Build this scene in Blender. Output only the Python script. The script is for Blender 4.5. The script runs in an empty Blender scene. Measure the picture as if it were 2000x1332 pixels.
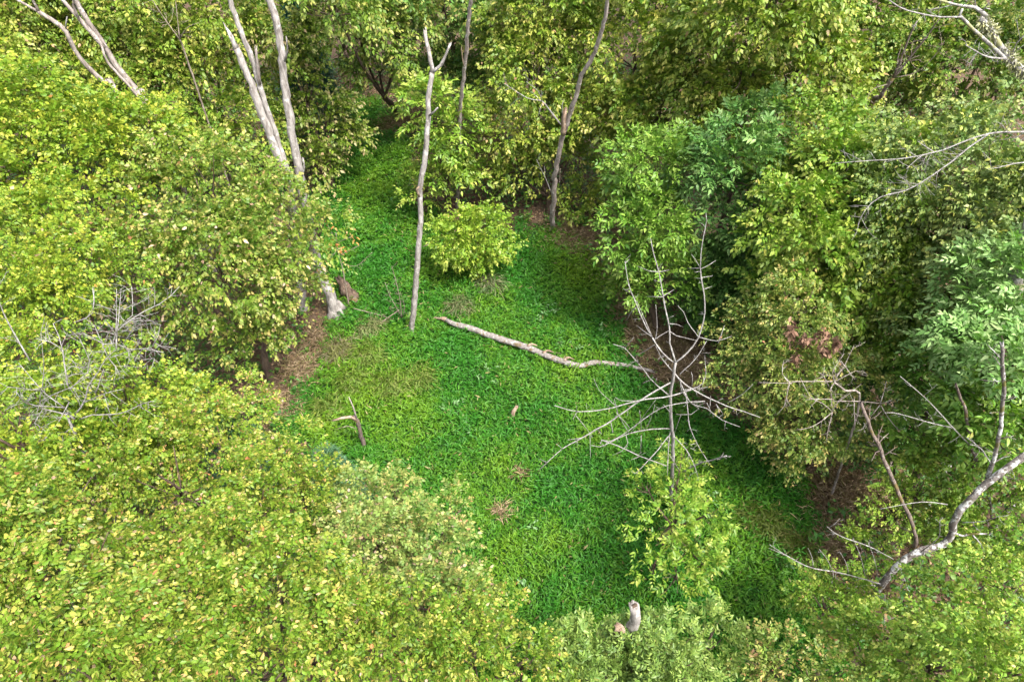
import bpy, math, random
import numpy as np

# ------------------------------------------------------------------ camera, sky, sun, exposure
SC = bpy.context.scene
COL = SC.collection
CAM_H = 12.5
F = 1333.0                       # focal length in pixels of the 2000 px wide photograph
cam_d = bpy.data.cameras.new('camera')
cam = bpy.data.objects.new('camera', cam_d)
COL.objects.link(cam)
cam.location = (0, 0, CAM_H)
cam.rotation_euler = (math.radians(45), 0, 0)
cam_d.sensor_width = 36.0
cam_d.lens = 36.0 * F / 2000.0
cam_d.clip_start = 0.1
cam_d.clip_end = 600
SC.camera = cam

SUN_EL, SUN_AZ = 60.0, 132.0     # azimuth measured from +Y clockwise (towards +X)
world = bpy.data.worlds.new('World')
SC.world = world
world.use_nodes = True
wn, wl = world.node_tree.nodes, world.node_tree.links
bg = wn['Background']
sky = wn.new('ShaderNodeTexSky')
sky.sky_type = 'NISHITA'
sky.sun_disc = False
sky.sun_elevation = math.radians(SUN_EL)
sky.sun_rotation = math.radians(SUN_AZ)
sky.air_density = 1.0
sky.dust_density = 6.0
sky.ozone_density = 0.6
hs = wn.new('ShaderNodeHueSaturation')          # thin cloud: the blue is mostly washed out
hs.inputs['Saturation'].default_value = 0.35
wl.new(sky.outputs[0], hs.inputs['Color'])
wl.new(hs.outputs[0], bg.inputs['Color'])
bg.inputs['Strength'].default_value = 0.11

sun_d = bpy.data.lights.new('sun', 'SUN')
sun_d.energy = 1.5
sun_d.angle = math.radians(12)
sun_d.color = (1.0, 0.95, 0.86)
sun = bpy.data.objects.new('sun', sun_d)
COL.objects.link(sun)
sun.rotation_euler = (math.radians(90 - SUN_EL), 0, math.radians(180 - SUN_AZ))

SC.view_settings.view_transform = 'Standard'
SC.view_settings.look = 'None'
SC.view_settings.gamma = 1
SC.view_settings.use_curve_mapping = False
SC.view_settings.exposure = 2.42
SC.cycles.max_bounces = 6
SC.cycles.diffuse_bounces = 4
SC.cycles.glossy_bounces = 2
SC.cycles.transmission_bounces = 4

# ------------------------------------------------------------------ geometry of the view: pixels of the photograph <-> places
S2 = math.sqrt(0.5)


def ray(px, py):
    u, v = (px - 1000) / F, (666 - py) / F
    return np.array([u, S2 * (1 + v), S2 * (v - 1)])      # per unit of forward depth


def at_z(px, py, z=0.0):
    r = ray(px, py)
    f = (z - CAM_H) / r[2]
    return np.array([r[0] * f, r[1] * f, z])


def at_y(px, py, Y):
    r = ray(px, py)
    f = Y / r[1]
    return np.array([r[0] * f, Y, CAM_H + r[2] * f])


def project(P):
    x, y, z = P[..., 0], P[..., 1], P[..., 2] - CAM_H
    f = S2 * (y - z)
    f = np.where(f > 0.05, f, 0.05)
    return 1000 + F * x / f, 666 - F * S2 * (y + z) / f, f


def vnoise(P, scale, seed):
    """Cheap smooth noise, about -1..1, from a few sines."""
    r = np.random.RandomState(seed)
    out = np.zeros(P.shape[:-1])
    for k in range(6):
        w = r.normal(size=P.shape[-1])
        w = w / np.linalg.norm(w) * r.uniform(0.6, 1.9) / scale
        out += np.sin((P * w).sum(-1) * 2 * math.pi + r.uniform(0, 6.28))
    return out / 2.6


def ground_h(x, y):
    p = np.stack([np.asarray(x, float), np.asarray(y, float)], -1)
    return 0.10 * vnoise(p, 6.0, 11) + 0.035 * vnoise(p, 1.6, 12) - 0.05


# ------------------------------------------------------------------ materials
def node_mat(name):
    m = bpy.data.materials.new(name)
    m.use_nodes = True
    nt = m.node_tree
    for n in list(nt.nodes):
        nt.nodes.remove(n)
    out = nt.nodes.new('ShaderNodeOutputMaterial')
    return m, nt.nodes, nt.links, out


def leaf_material(name, rough=0.45, trans=0.24, spec=0.5, vein=0.25):
    m, n, l, out = node_mat(name)
    at = n.new('ShaderNodeAttribute'); at.attribute_name = 'tint'
    tc = n.new('ShaderNodeTexCoord')
    nz = n.new('ShaderNodeTexNoise'); nz.inputs['Scale'].default_value = 28; nz.inputs['Detail'].default_value = 3
    l.new(tc.outputs['Object'], nz.inputs['Vector'])
    mr = n.new('ShaderNodeMapRange')
    mr.inputs['To Min'].default_value = 1 - vein; mr.inputs['To Max'].default_value = 1 + vein
    l.new(nz.outputs[0], mr.inputs['Value'])
    mul = n.new('ShaderNodeVectorMath'); mul.operation = 'SCALE'
    l.new(at.outputs['Color'], mul.inputs[0]); l.new(mr.outputs[0], mul.inputs['Scale'])
    p = n.new('ShaderNodeBsdfPrincipled')
    p.inputs['Roughness'].default_value = rough
    p.inputs['Specular IOR Level'].default_value = spec
    l.new(mul.outputs[0], p.inputs['Base Color'])
    tr = n.new('ShaderNodeBsdfTranslucent')
    tm = n.new('ShaderNodeMix'); tm.data_type = 'RGBA'; tm.blend_type = 'MULTIPLY'
    tm.inputs['Factor'].default_value = 1.0
    l.new(mul.outputs[0], tm.inputs['A']); tm.inputs['B'].default_value = (0.95, 1.25, 0.35, 1)
    l.new(tm.outputs['Result'], tr.inputs['Color'])
    mx = n.new('ShaderNodeMixShader'); mx.inputs[0].default_value = trans
    l.new(p.outputs[0], mx.inputs[1]); l.new(tr.outputs[0], mx.inputs[2])
    l.new(mx.outputs[0], out.inputs[0])
    return m


def bark_material(name, base, dark, patch, patch_amt=0.5, scale=1.0, moss=None, moss_amt=0.0):
    m, n, l, out = node_mat(name)
    tc = n.new('ShaderNodeTexCoord')
    mp = n.new('ShaderNodeMapping'); mp.inputs['Scale'].default_value = (1, 1, 0.22)
    l.new(tc.outputs['Object'], mp.inputs['Vector'])
    a = n.new('ShaderNodeTexNoise'); a.inputs['Scale'].default_value = 16 * scale; a.inputs['Detail'].default_value = 7; a.inputs['Roughness'].default_value = 0.7
    l.new(mp.outputs[0], a.inputs['Vector'])
    cr = n.new('ShaderNodeValToRGB')
    cr.color_ramp.elements[0].position = 0.36; cr.color_ramp.elements[0].color = (*dark, 1)
    cr.color_ramp.elements[1].position = 0.6; cr.color_ramp.elements[1].color = (*base, 1)
    l.new(a.outputs[0], cr.inputs[0])
    b = n.new('ShaderNodeTexNoise'); b.inputs['Scale'].default_value = 5.5 * scale; b.inputs['Detail'].default_value = 8; b.inputs['Roughness'].default_value = 0.75
    l.new(tc.outputs['Object'], b.inputs['Vector'])
    r2 = n.new('ShaderNodeValToRGB')
    r2.color_ramp.elements[0].position = 0.5 + 0.12 * (1 - patch_amt); r2.color_ramp.elements[0].color = (0, 0, 0, 1)
    r2.color_ramp.elements[1].position = 0.56 + 0.12 * (1 - patch_amt); r2.color_ramp.elements[1].color = (1, 1, 1, 1)
    l.new(b.outputs[0], r2.inputs[0])
    mx = n.new('ShaderNodeMix'); mx.data_type = 'RGBA'
    l.new(r2.outputs[0], mx.inputs['Factor']); l.new(cr.outputs[0], mx.inputs['A']); mx.inputs['B'].default_value = (*patch, 1)
    col = mx.outputs['Result']
    if moss:
        c = n.new('ShaderNodeTexNoise'); c.inputs['Scale'].default_value = 2.6 * scale; c.inputs['Detail'].default_value = 6
        l.new(tc.outputs['Object'], c.inputs['Vector'])
        r3 = n.new('ShaderNodeValToRGB')
        r3.color_ramp.elements[0].position = 0.62 - 0.2 * moss_amt; r3.color_ramp.elements[0].color = (0, 0, 0, 1)
        r3.color_ramp.elements[1].position = 0.68 - 0.2 * moss_amt; r3.color_ramp.elements[1].color = (1, 1, 1, 1)
        l.new(c.outputs[0], r3.inputs[0])
        m2 = n.new('ShaderNodeMix'); m2.data_type = 'RGBA'
        l.new(r3.outputs[0], m2.inputs['Factor']); l.new(col, m2.inputs['A']); m2.inputs['B'].default_value = (*moss, 1)
        col = m2.outputs['Result']
    p = n.new('ShaderNodeBsdfPrincipled'); p.inputs['Roughness'].default_value = 0.9; p.inputs['Specular IOR Level'].default_value = 0.2
    l.new(col, p.inputs['Base Color'])
    bp = n.new('ShaderNodeBump'); bp.inputs['Strength'].default_value = 0.8; bp.inputs['Distance'].default_value = 0.02
    l.new(a.outputs[0], bp.inputs['Height']); l.new(bp.outputs[0], p.inputs['Normal'])
    l.new(p.outputs[0], out.inputs[0])
    return m


LEAF = leaf_material('leaf_surface', spec=0.25)
GLOSSLEAF = leaf_material('glossy_leaf_surface', rough=0.42, trans=0.24, spec=0.25)
GRASS = leaf_material('grass_blade', rough=0.5, trans=0.3, spec=0.25, vein=0.1)
LITTER = leaf_material('dead_leaf', rough=0.85, trans=0.05, spec=0.1)
PALE = bark_material('weathered_wood', (.27, .25, .235), (.11, .095, .085), (.35, .335, .32), 0.6)
GREYWOOD = bark_material('grey_bark', (.26, .225, .205), (.09, .07, .06), (.36, .33, .31), 0.5)
LOGBARK = bark_material('flaking_log_bark', (.19, .175, .165), (.1, .08, .068), (.32, .31, .295), 0.7, 2.2, (.12, .09, .05), 0.2)
LICHENBARK = bark_material('lichen_bark', (.13, .115, .105), (.04, .032, .028), (.36, .36, .35), 0.95, 1.6, (.09, .08, .025), 0.25)
TOPBARK = bark_material('lichen_crusted_bark', (.26, .25, .235), (.1, .09, .08), (.4, .41, .39), 0.8, 1.3, (.2, .2, .1), 0.45)
MOSSBARK = bark_material('mossy_bark', (.14, .11, .095), (.045, .032, .026), (.27, .25, .24), 0.35, 1.5, (.1, .075, .03), 0.3)
BROWNBARK = bark_material('brown_bark', (0.1, 0.07, 0.05), (0.03, 0.02, 0.015), (0.16, 0.13, 0.11), 0.3)
TWIGWOOD = bark_material('pale_twig', (.22, .21, .2), (.1, .09, .085), (.29, .28, .275), 0.6, 1.5)
TANTWIG = bark_material('tan_twig', (0.210, 0.175, 0.140), (0.091, 0.070, 0.049), (0.252, 0.217, 0.182), 0.5)
RAWWOOD = bark_material('splintered_wood', (.26, .195, .145), (.1, .06, .04), (.3, .25, .2), 0.5)


def ground_material():
    m, n, l, out = node_mat('forest_ground')
    tc = n.new('ShaderNodeTexCoord')
    at = n.new('ShaderNodeAttribute'); at.attribute_name = 'cover'
    a = n.new('ShaderNodeTexNoise'); a.inputs['Scale'].default_value = 9; a.inputs['Detail'].default_value = 8; a.inputs['Roughness'].default_value = 0.75
    l.new(tc.outputs['Object'], a.inputs['Vector'])
    c1 = n.new('ShaderNodeValToRGB')
    c1.color_ramp.elements[0].position = 0.3; c1.color_ramp.elements[0].color = (0.028, 0.018, 0.012, 1)
    c1.color_ramp.elements[1].position = 0.72; c1.color_ramp.elements[1].color = (0.13, 0.09, 0.06, 1)
    l.new(a.outputs[0], c1.inputs[0])
    c2 = n.new('ShaderNodeValToRGB')
    c2.color_ramp.elements[0].position = 0.3; c2.color_ramp.elements[0].color = (0.008, 0.028, 0.006, 1)
    c2.color_ramp.elements[1].position = 0.72; c2.color_ramp.elements[1].color = (0.022, 0.07, 0.012, 1)
    l.new(a.outputs[0], c2.inputs[0])
    mx = n.new('ShaderNodeMix'); mx.data_type = 'RGBA'
    l.new(at.outputs['Fac'], mx.inputs['Factor']); l.new(c1.outputs[0], mx.inputs['A']); l.new(c2.outputs[0], mx.inputs['B'])
    p = n.new('ShaderNodeBsdfPrincipled'); p.inputs['Roughness'].default_value = 0.95; p.inputs['Specular IOR Level'].default_value = 0.1
    l.new(mx.outputs['Result'], p.inputs['Base Color'])
    bp = n.new('ShaderNodeBump'); bp.inputs['Strength'].default_value = 0.7; bp.inputs['Distance'].default_value = 0.05
    l.new(a.outputs[0], bp.inputs['Height']); l.new(bp.outputs[0], p.inputs['Normal'])
    l.new(p.outputs[0], out.inputs[0])
    return m


# ------------------------------------------------------------------ mesh helpers
def mesh_from(name, V, T, mat, col=None, smooth=True):
    """V (n,3), T (m,3) triangles; col (n,3) colours per vertex."""
    V = np.ascontiguousarray(V, np.float32); T = np.ascontiguousarray(T, np.int32)
    me = bpy.data.meshes.new(name)
    me.vertices.add(len(V)); me.vertices.foreach_set('co', V.ravel())
    me.loops.add(T.size); me.loops.foreach_set('vertex_index', T.ravel())
    me.polygons.add(len(T)); me.polygons.foreach_set('loop_start', np.arange(0, T.size, 3, dtype=np.int32))
    me.polygons.foreach_set('use_smooth', np.full(len(T), smooth, dtype=bool))
    me.update(calc_edges=True)
    if col is not None:
        a = me.attributes.new('tint', 'FLOAT_COLOR', 'POINT')
        c = np.ones((len(V), 4), np.float32); c[:, :3] = col
        a.data.foreach_set('color', c.ravel())
    me.materials.append(mat)
    return me


def link(name, me, parent=None, origin=None):
    o = bpy.data.objects.new(name, me)
    COL.objects.link(o)
    if parent is not None:
        o.parent = parent
    return o


def thing(name, label, cat, loc, group=None):
    o = bpy.data.objects.new(name, None)
    COL.objects.link(o)
    o.empty_display_size = 0.3
    o.location = tuple(float(v) for v in loc)
    o['label'] = label; o['category'] = cat
    if group:
        o['group'] = group
    return o


def spline(P, R, step=0.14):
    """Catmull-Rom through the points, resampled about every STEP metres."""
    P = np.asarray(P, float); R = np.asarray(R, float)
    if len(P) == 2:
        P = np.stack([P[0], P.mean(0), P[1]]); R = np.array([R[0], R.mean(), R[1]])
    Q = np.vstack([2 * P[0] - P[1], P, 2 * P[-1] - P[-2]])
    outp, outr = [], []
    for i in range(len(P) - 1):
        a, b, c, d = Q[i:i + 4]
        k = max(1, int(round(np.linalg.norm(c - b) / step)))
        for j in range(k):
            t = j / k
            outp.append(0.5 * (2 * b + (c - a) * t + (2 * a - 5 * b + 4 * c - d) * t * t + (3 * b - a - 3 * c + d) * t ** 3))
            outr.append(R[i] * (1 - t) + R[i + 1] * t)
    outp.append(P[-1]); outr.append(R[-1])
    return np.array(outp), np.array(outr)


def tube(P, R, sides=8, rough=0.12, rng=None, step=0.14, jag=0.0, wob=0.0):
    rng = rng or np.random.RandomState(1)
    P, R = spline(P, R, step)
    n = len(P)
    if wob and n > 3:
        w = rng.normal(size=(n, 3)) * wob * R[:, None]; w[0] = 0
        P = P + w
    T = np.gradient(P, axis=0)
    T /= np.linalg.norm(T, axis=1)[:, None] + 1e-9
    up = np.array([0.31, 0.2, 0.93]) if abs(T[0, 2]) < 0.9 else np.array([1.0, 0.1, 0])
    V = []
    for i in range(n):
        up = up - T[i] * up.dot(T[i]); up /= np.linalg.norm(up) + 1e-9
        s = np.cross(T[i], up)
        ang = np.arange(sides) * 2 * math.pi / sides
        rr = R[i] * (1 + rough * rng.normal(size=sides))
        ring = P[i] + np.cos(ang)[:, None] * up * rr[:, None] + np.sin(ang)[:, None] * s * rr[:, None]
        if jag and i == n - 1:
            ring = ring + T[i] * (rng.uniform(0, 1, sides) * jag)[:, None]
        V.append(ring)
    V = np.concatenate(V)
    tri = []
    for i in range(n - 1):
        for k in range(sides):
            a, b = i * sides + k, i * sides + (k + 1) % sides
            tri += [(a, b, b + sides), (a, b + sides, a + sides)]
    c0 = len(V); c1 = c0 + 1
    V = np.vstack([V, P[0], P[-1] - T[-1] * (0.5 * jag)])
    for k in range(sides):
        tri.append((c0, (k + 1) % sides, k))
        o = (n - 1) * sides
        tri.append((c1, o + k, o + (k + 1) % sides))
    return V, np.array(tri)


class Bag:
    """Collects several tubes that make up ONE part."""
    def __init__(self):
        self.V, self.T, self.n = [], [], 0

    def add(self, V, T):
        self.V.append(V); self.T.append(T + self.n); self.n += len(V)

    def part(self, name, mat, parent, base):
        me = mesh_from(name, np.concatenate(self.V) - base, np.concatenate(self.T), mat)
        o = link(name, me, parent)
        o['kind'] = 'stuff'          # fine twigs, too small to pick apart
        return o


# ------------------------------------------------------------------ leaves
# templates: x across, y along, z up, fan of triangles with a folded midrib
LT6 = (np.array([[0, 0, 0], [.35, .25, .08], [.28, .62, .05], [0, 1, -.13], [-.28, .62, .05], [-.35, .25, .08], [0, .46, .0]]),
       np.array([[6, 0, 1], [6, 1, 2], [6, 2, 3], [6, 3, 4], [6, 4, 5], [6, 5, 0]]))
LT4 = (np.array([[0, 0, 0], [.40, .42, .07], [0, 1, -.08], [-.40, .42, .07], [0, .45, -.01]]),
       np.array([[4, 0, 1], [4, 1, 2], [4, 2, 3], [4, 3, 0]]))
LT2 = (np.array([[0, 0, 0], [.5, .4, .05], [0, 1, -.12], [-.5, .4, .05]]), np.array([[0, 1, 2], [0, 2, 3]]))


def unit(A):
    return A / (np.linalg.norm(A, axis=-1, keepdims=True) + 1e-9)


def leaves_mesh(L, base, tmpl):
    """L: dict of arrays pos, d (along), n (normal), s (length), w (width ratio), c (colour)."""
    TV, TT = tmpl
    d, n = unit(L['d']), L['n']
    n = unit(n - d * (n * d).sum(-1, keepdims=True))
    x = np.cross(d, n)
    s = L['s'][:, None, None]; w = L['w'][:, None, None]
    V = (L['pos'] - base)[:, None, :] + s * (TV[None, :, 0:1] * w * 1.25 * x[:, None] + TV[None, :, 1:2] * d[:, None] + TV[None, :, 2:3] * n[:, None] * 0.9)
    k = len(TV)
    T = TT[None] + (np.arange(len(d)) * k)[:, None, None]
    return V.reshape(-1, 3), T.reshape(-1, 3), np.repeat(L['c'], k, axis=0)


def pick(L, idx):
    return {k: v[idx] for k, v in L.items()}


def cat_leaves(Ls):
    return {k: np.concatenate([q[k] for q in Ls]) for k in Ls[0]}


def pal_colours(pal, n, rng, tipness, site, shoot):
    """pal: dict green (list, from shaded-leaf green upwards), tip (young-leaf tint plus painted lit-leaf yellow), autumn (colours), p (share of autumn leaves)."""
    g = np.array(pal['green'])
    t = np.clip(rng.uniform(0, 1, n) * 0.35 + 0.6 * shoot + 0.02 + 0.25 * site, 0, 0.999) * (len(g) - 1)
    i = t.astype(int); f = (t - i)[:, None]
    c = g[i] * (1 - f) + g[i + 1] * f
    tp = np.clip(np.clip(tipness - 0.38, 0, 1) * pal.get('tipamt', 1.3) * (0.25 * rng.uniform(0.2, 1, n) + 0.95 * shoot), 0, 1)[:, None]
    c = c * (1 - tp) + np.array(pal['tip']) * tp
    a = np.array(pal['autumn'])
    al = rng.uniform(.35, .9, (n, 1))
    isA = rng.uniform(0, 1, n) < 0.55 * pal['p'] * np.clip(1 + 1.6 * site, 0.1, 4)
    c[isA] = (a[rng.randint(0, len(a), n)] * al + c * (1 - al))[isA] * rng.uniform(0.7, 1.15, (n, 1))[isA]
    return 1.12 * c * rng.uniform(0.86, 1.14, (n, 1))


def crown_leaves(lobes, style, leaf, pal, dens, rng, keep_all=False):
    """Leaves on shoots, shoots on clumps, clumps over the lobes of a crown."""
    res = []
    for (c, r) in lobes:
        rc = np.clip(0.30 * r + 0.06, 0.16, 0.48)
        m = int(4 * math.pi * r * r / (math.pi * rc * rc) * (0.72 if leaf > .105 else 0.6)) + 4
        u = unit(rng.normal(size=(m, 3)))
        u[:, 2] = np.where(u[:, 2] < -0.45, -u[:, 2], u[:, 2])
        lump = 1 + 0.16 * vnoise(u, 0.9, rng.randint(1e6)) + rng.uniform(-.28, .12, m)
        lump[rng.uniform(0, 1, m) < 0.09] += 0.17
        cc = c + u * (r * np.array([1, 1, 0.92]) * lump[:, None] - rc * 0.5)
        # far sides and what lies out of view is thinner
        tocam = unit(np.array([0, 0, CAM_H]) - cc)
        front = (u * tocam).sum(-1)
        px, py, f = project(cc)
        inside = (px > -260) & (px < 2260) & (py > -260) & (py < 1560)
        keepc = np.where(front < -0.15, 0.4, 1.0) * np.where(inside, 1.0, 0.25)
        nsh = np.maximum(2, (dens * rc * rc * (230 if style == 'pinnate' else 150) * (1.9 if leaf > .12 else 1.15) * keepc / (leaf / 0.1) ** 2 * rng.uniform(0.6, 1.3, m)).astype(int))
        ci = np.repeat(np.arange(m), nsh)
        n = len(ci)
        o = unit(rng.normal(size=(n, 3)) + 0.85 * u[ci] + np.array([0, 0, 0.45]))
        org = cc[ci] + o * (rc * rng.uniform(0.35, 1.08, n))[:, None]
        sd = unit(o + 0.35 * u[ci] + rng.normal(size=(n, 3)) * 0.35 + np.array([0, 0, -0.1]))
        site = np.clip(0.5 * vnoise(org, 1.5, 77) + 0.2 * rng.normal(size=m)[ci], -0.9, 1)
        k = 7
        if style == 'pinnate':
            SL = leaf * 2.1 * rng.uniform(0.75, 1.2, n)
            tt = np.array([.3, .3, .55, .55, .8, .8, 1.0]); sg = np.array([1, -1, 1, -1, 1, -1, 0])
        else:
            SL = leaf * 2.3 * rng.uniform(0.7, 1.25, n)
            tt = np.array([.08, .25, .42, .58, .74, .88, 1.0]); sg = np.array([1, -1, 1, -1, 1, -1, .25])
        nrm = np.array([0, 0, 1.0]) + 0.5 * o + rng.normal(size=(n, 3)) * 0.34
        nrm = unit(nrm - sd * (nrm * sd).sum(-1, keepdims=True))
        side = np.cross(sd, nrm)
        sag = np.array([0, 0, -1.0])
        pos = org[:, None] + sd[:, None] * (SL[:, None] * tt)[..., None] + sag * (SL[:, None] * tt ** 2 * 0.22)[..., None]
        spread = 0.95 if style == 'pinnate' else 0.85
        d = sd[:, None] * 0.75 + side[:, None] * (sg * spread)[None, :, None] + sag * (0.25 if style == 'pinnate' else 0.62) + rng.normal(size=(n, k, 3)) * 0.22
        nn = nrm[:, None] + side[:, None] * (sg * (0.1 if style == 'pinnate' else 0.35))[None, :, None] + rng.normal(size=(n, k, 3)) * 0.18
        s = leaf * rng.uniform(0.75, 1.15, (n, 1)) * rng.uniform(0.55, 1.2, (n, k)) * (1.0 - 0.18 * np.abs(tt - 0.55))[None]
        w = np.full((n, k), 0.44 if style == 'pinnate' else 0.58) * rng.uniform(0.85, 1.15, (n, k))
        tip = np.repeat(tt[None], n, 0) * rng.uniform(0.5, 1.15, (n, 1))
        L = dict(pos=pos.reshape(-1, 3), d=unit(d.reshape(-1, 3)), n=unit(nn.reshape(-1, 3)), s=s.ravel(), w=w.ravel())
        L['c'] = pal_colours(pal, n * k, rng, tip.ravel(), np.repeat(site, k), np.repeat(rng.uniform(0, 1, n), k))
        keep = rng.uniform(0, 1, n * k) < 0.94
        res.append(pick(L, keep))
    return cat_leaves(res)


# palettes: leaf colours, with shade painted into the deep greens and light into the tips
Y = dict(green=[(.04, .10, .007), (.095, .165, .011), (.165, .215, .018)], tip=(.315, .295, .04), autumn=[(.36, .2, .09), (.34, .13, .05), (.34, .2, .16), (.4, .3, .1)], p=0.02)
YP = dict(green=[(.034, .085, .008), (.08, .14, .013), (.135, .18, .022)], tip=(.31, .24, .085), autumn=[(.34, .2, .13), (.32, .14, .08), (.36, .24, .2)], p=0.06)
YO = dict(green=[(.036, .092, .007), (.082, .15, .011), (.145, .195, .019)], tip=(.31, .255, .06), autumn=[(.4, .2, .1), (.38, .14, .07), (.36, .22, .18), (.42, .28, .1)], p=0.09)
MG = dict(green=[(.04, .1, .012), (.075, .145, .018), (.12, .185, .03)], tip=(.22, .24, .07), autumn=[(.3, .2, .08), (.28, .24, .08)], p=0.015)
BACK = dict(green=[(.033, .085, .009), (.075, .135, .014), (.125, .175, .022)], tip=(.28, .245, .07), autumn=[(.28, .18, .1), (.26, .2, .1)], p=0.04)
BACKY = dict(green=[(.042, .1, .009), (.1, .16, .014), (.165, .205, .024)], tip=(.31, .275, .07), autumn=[(.3, .2, .12), (.3, .16, .1)], p=0.035)
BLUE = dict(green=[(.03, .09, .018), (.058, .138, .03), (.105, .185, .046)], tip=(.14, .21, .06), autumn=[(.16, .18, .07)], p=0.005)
ASH = dict(green=[(.04, .11, .011), (.08, .165, .017), (.135, .215, .03)], tip=(.2, .265, .055), autumn=[(.24, .22, .06)], p=0.008)
ASHY = dict(green=[(.045, .115, .009), (.095, .175, .015), (.16, .225, .028)], tip=(.28, .29, .06), autumn=[(.3, .24, .08)], p=0.015)
KPAL = dict(green=[(.042, .095, .014), (.09, .145, .022), (.145, .185, .035)], tip=(.31, .235, .08), autumn=[(.32, .16, .08), (.3, .2, .1), (.3, .12, .07)], p=0.05)
SILV = dict(green=[(.06, .15, .028), (.12, .225, .055), (.2, .3, .11)], tip=(.27, .35, .15), autumn=[(.2, .24, .1)], p=0.005)
SHR = dict(green=[(.06, .135, .01), (.11, .19, .013), (.17, .235, .02)], tip=(.24, .26, .05), autumn=[(.32, .16, .06), (.3, .24, .06)], p=0.02)
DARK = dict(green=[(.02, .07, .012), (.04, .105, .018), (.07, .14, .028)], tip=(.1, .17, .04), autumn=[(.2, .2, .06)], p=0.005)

BACKGROUP = 'leafy trees along the back of the clearing'
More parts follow.
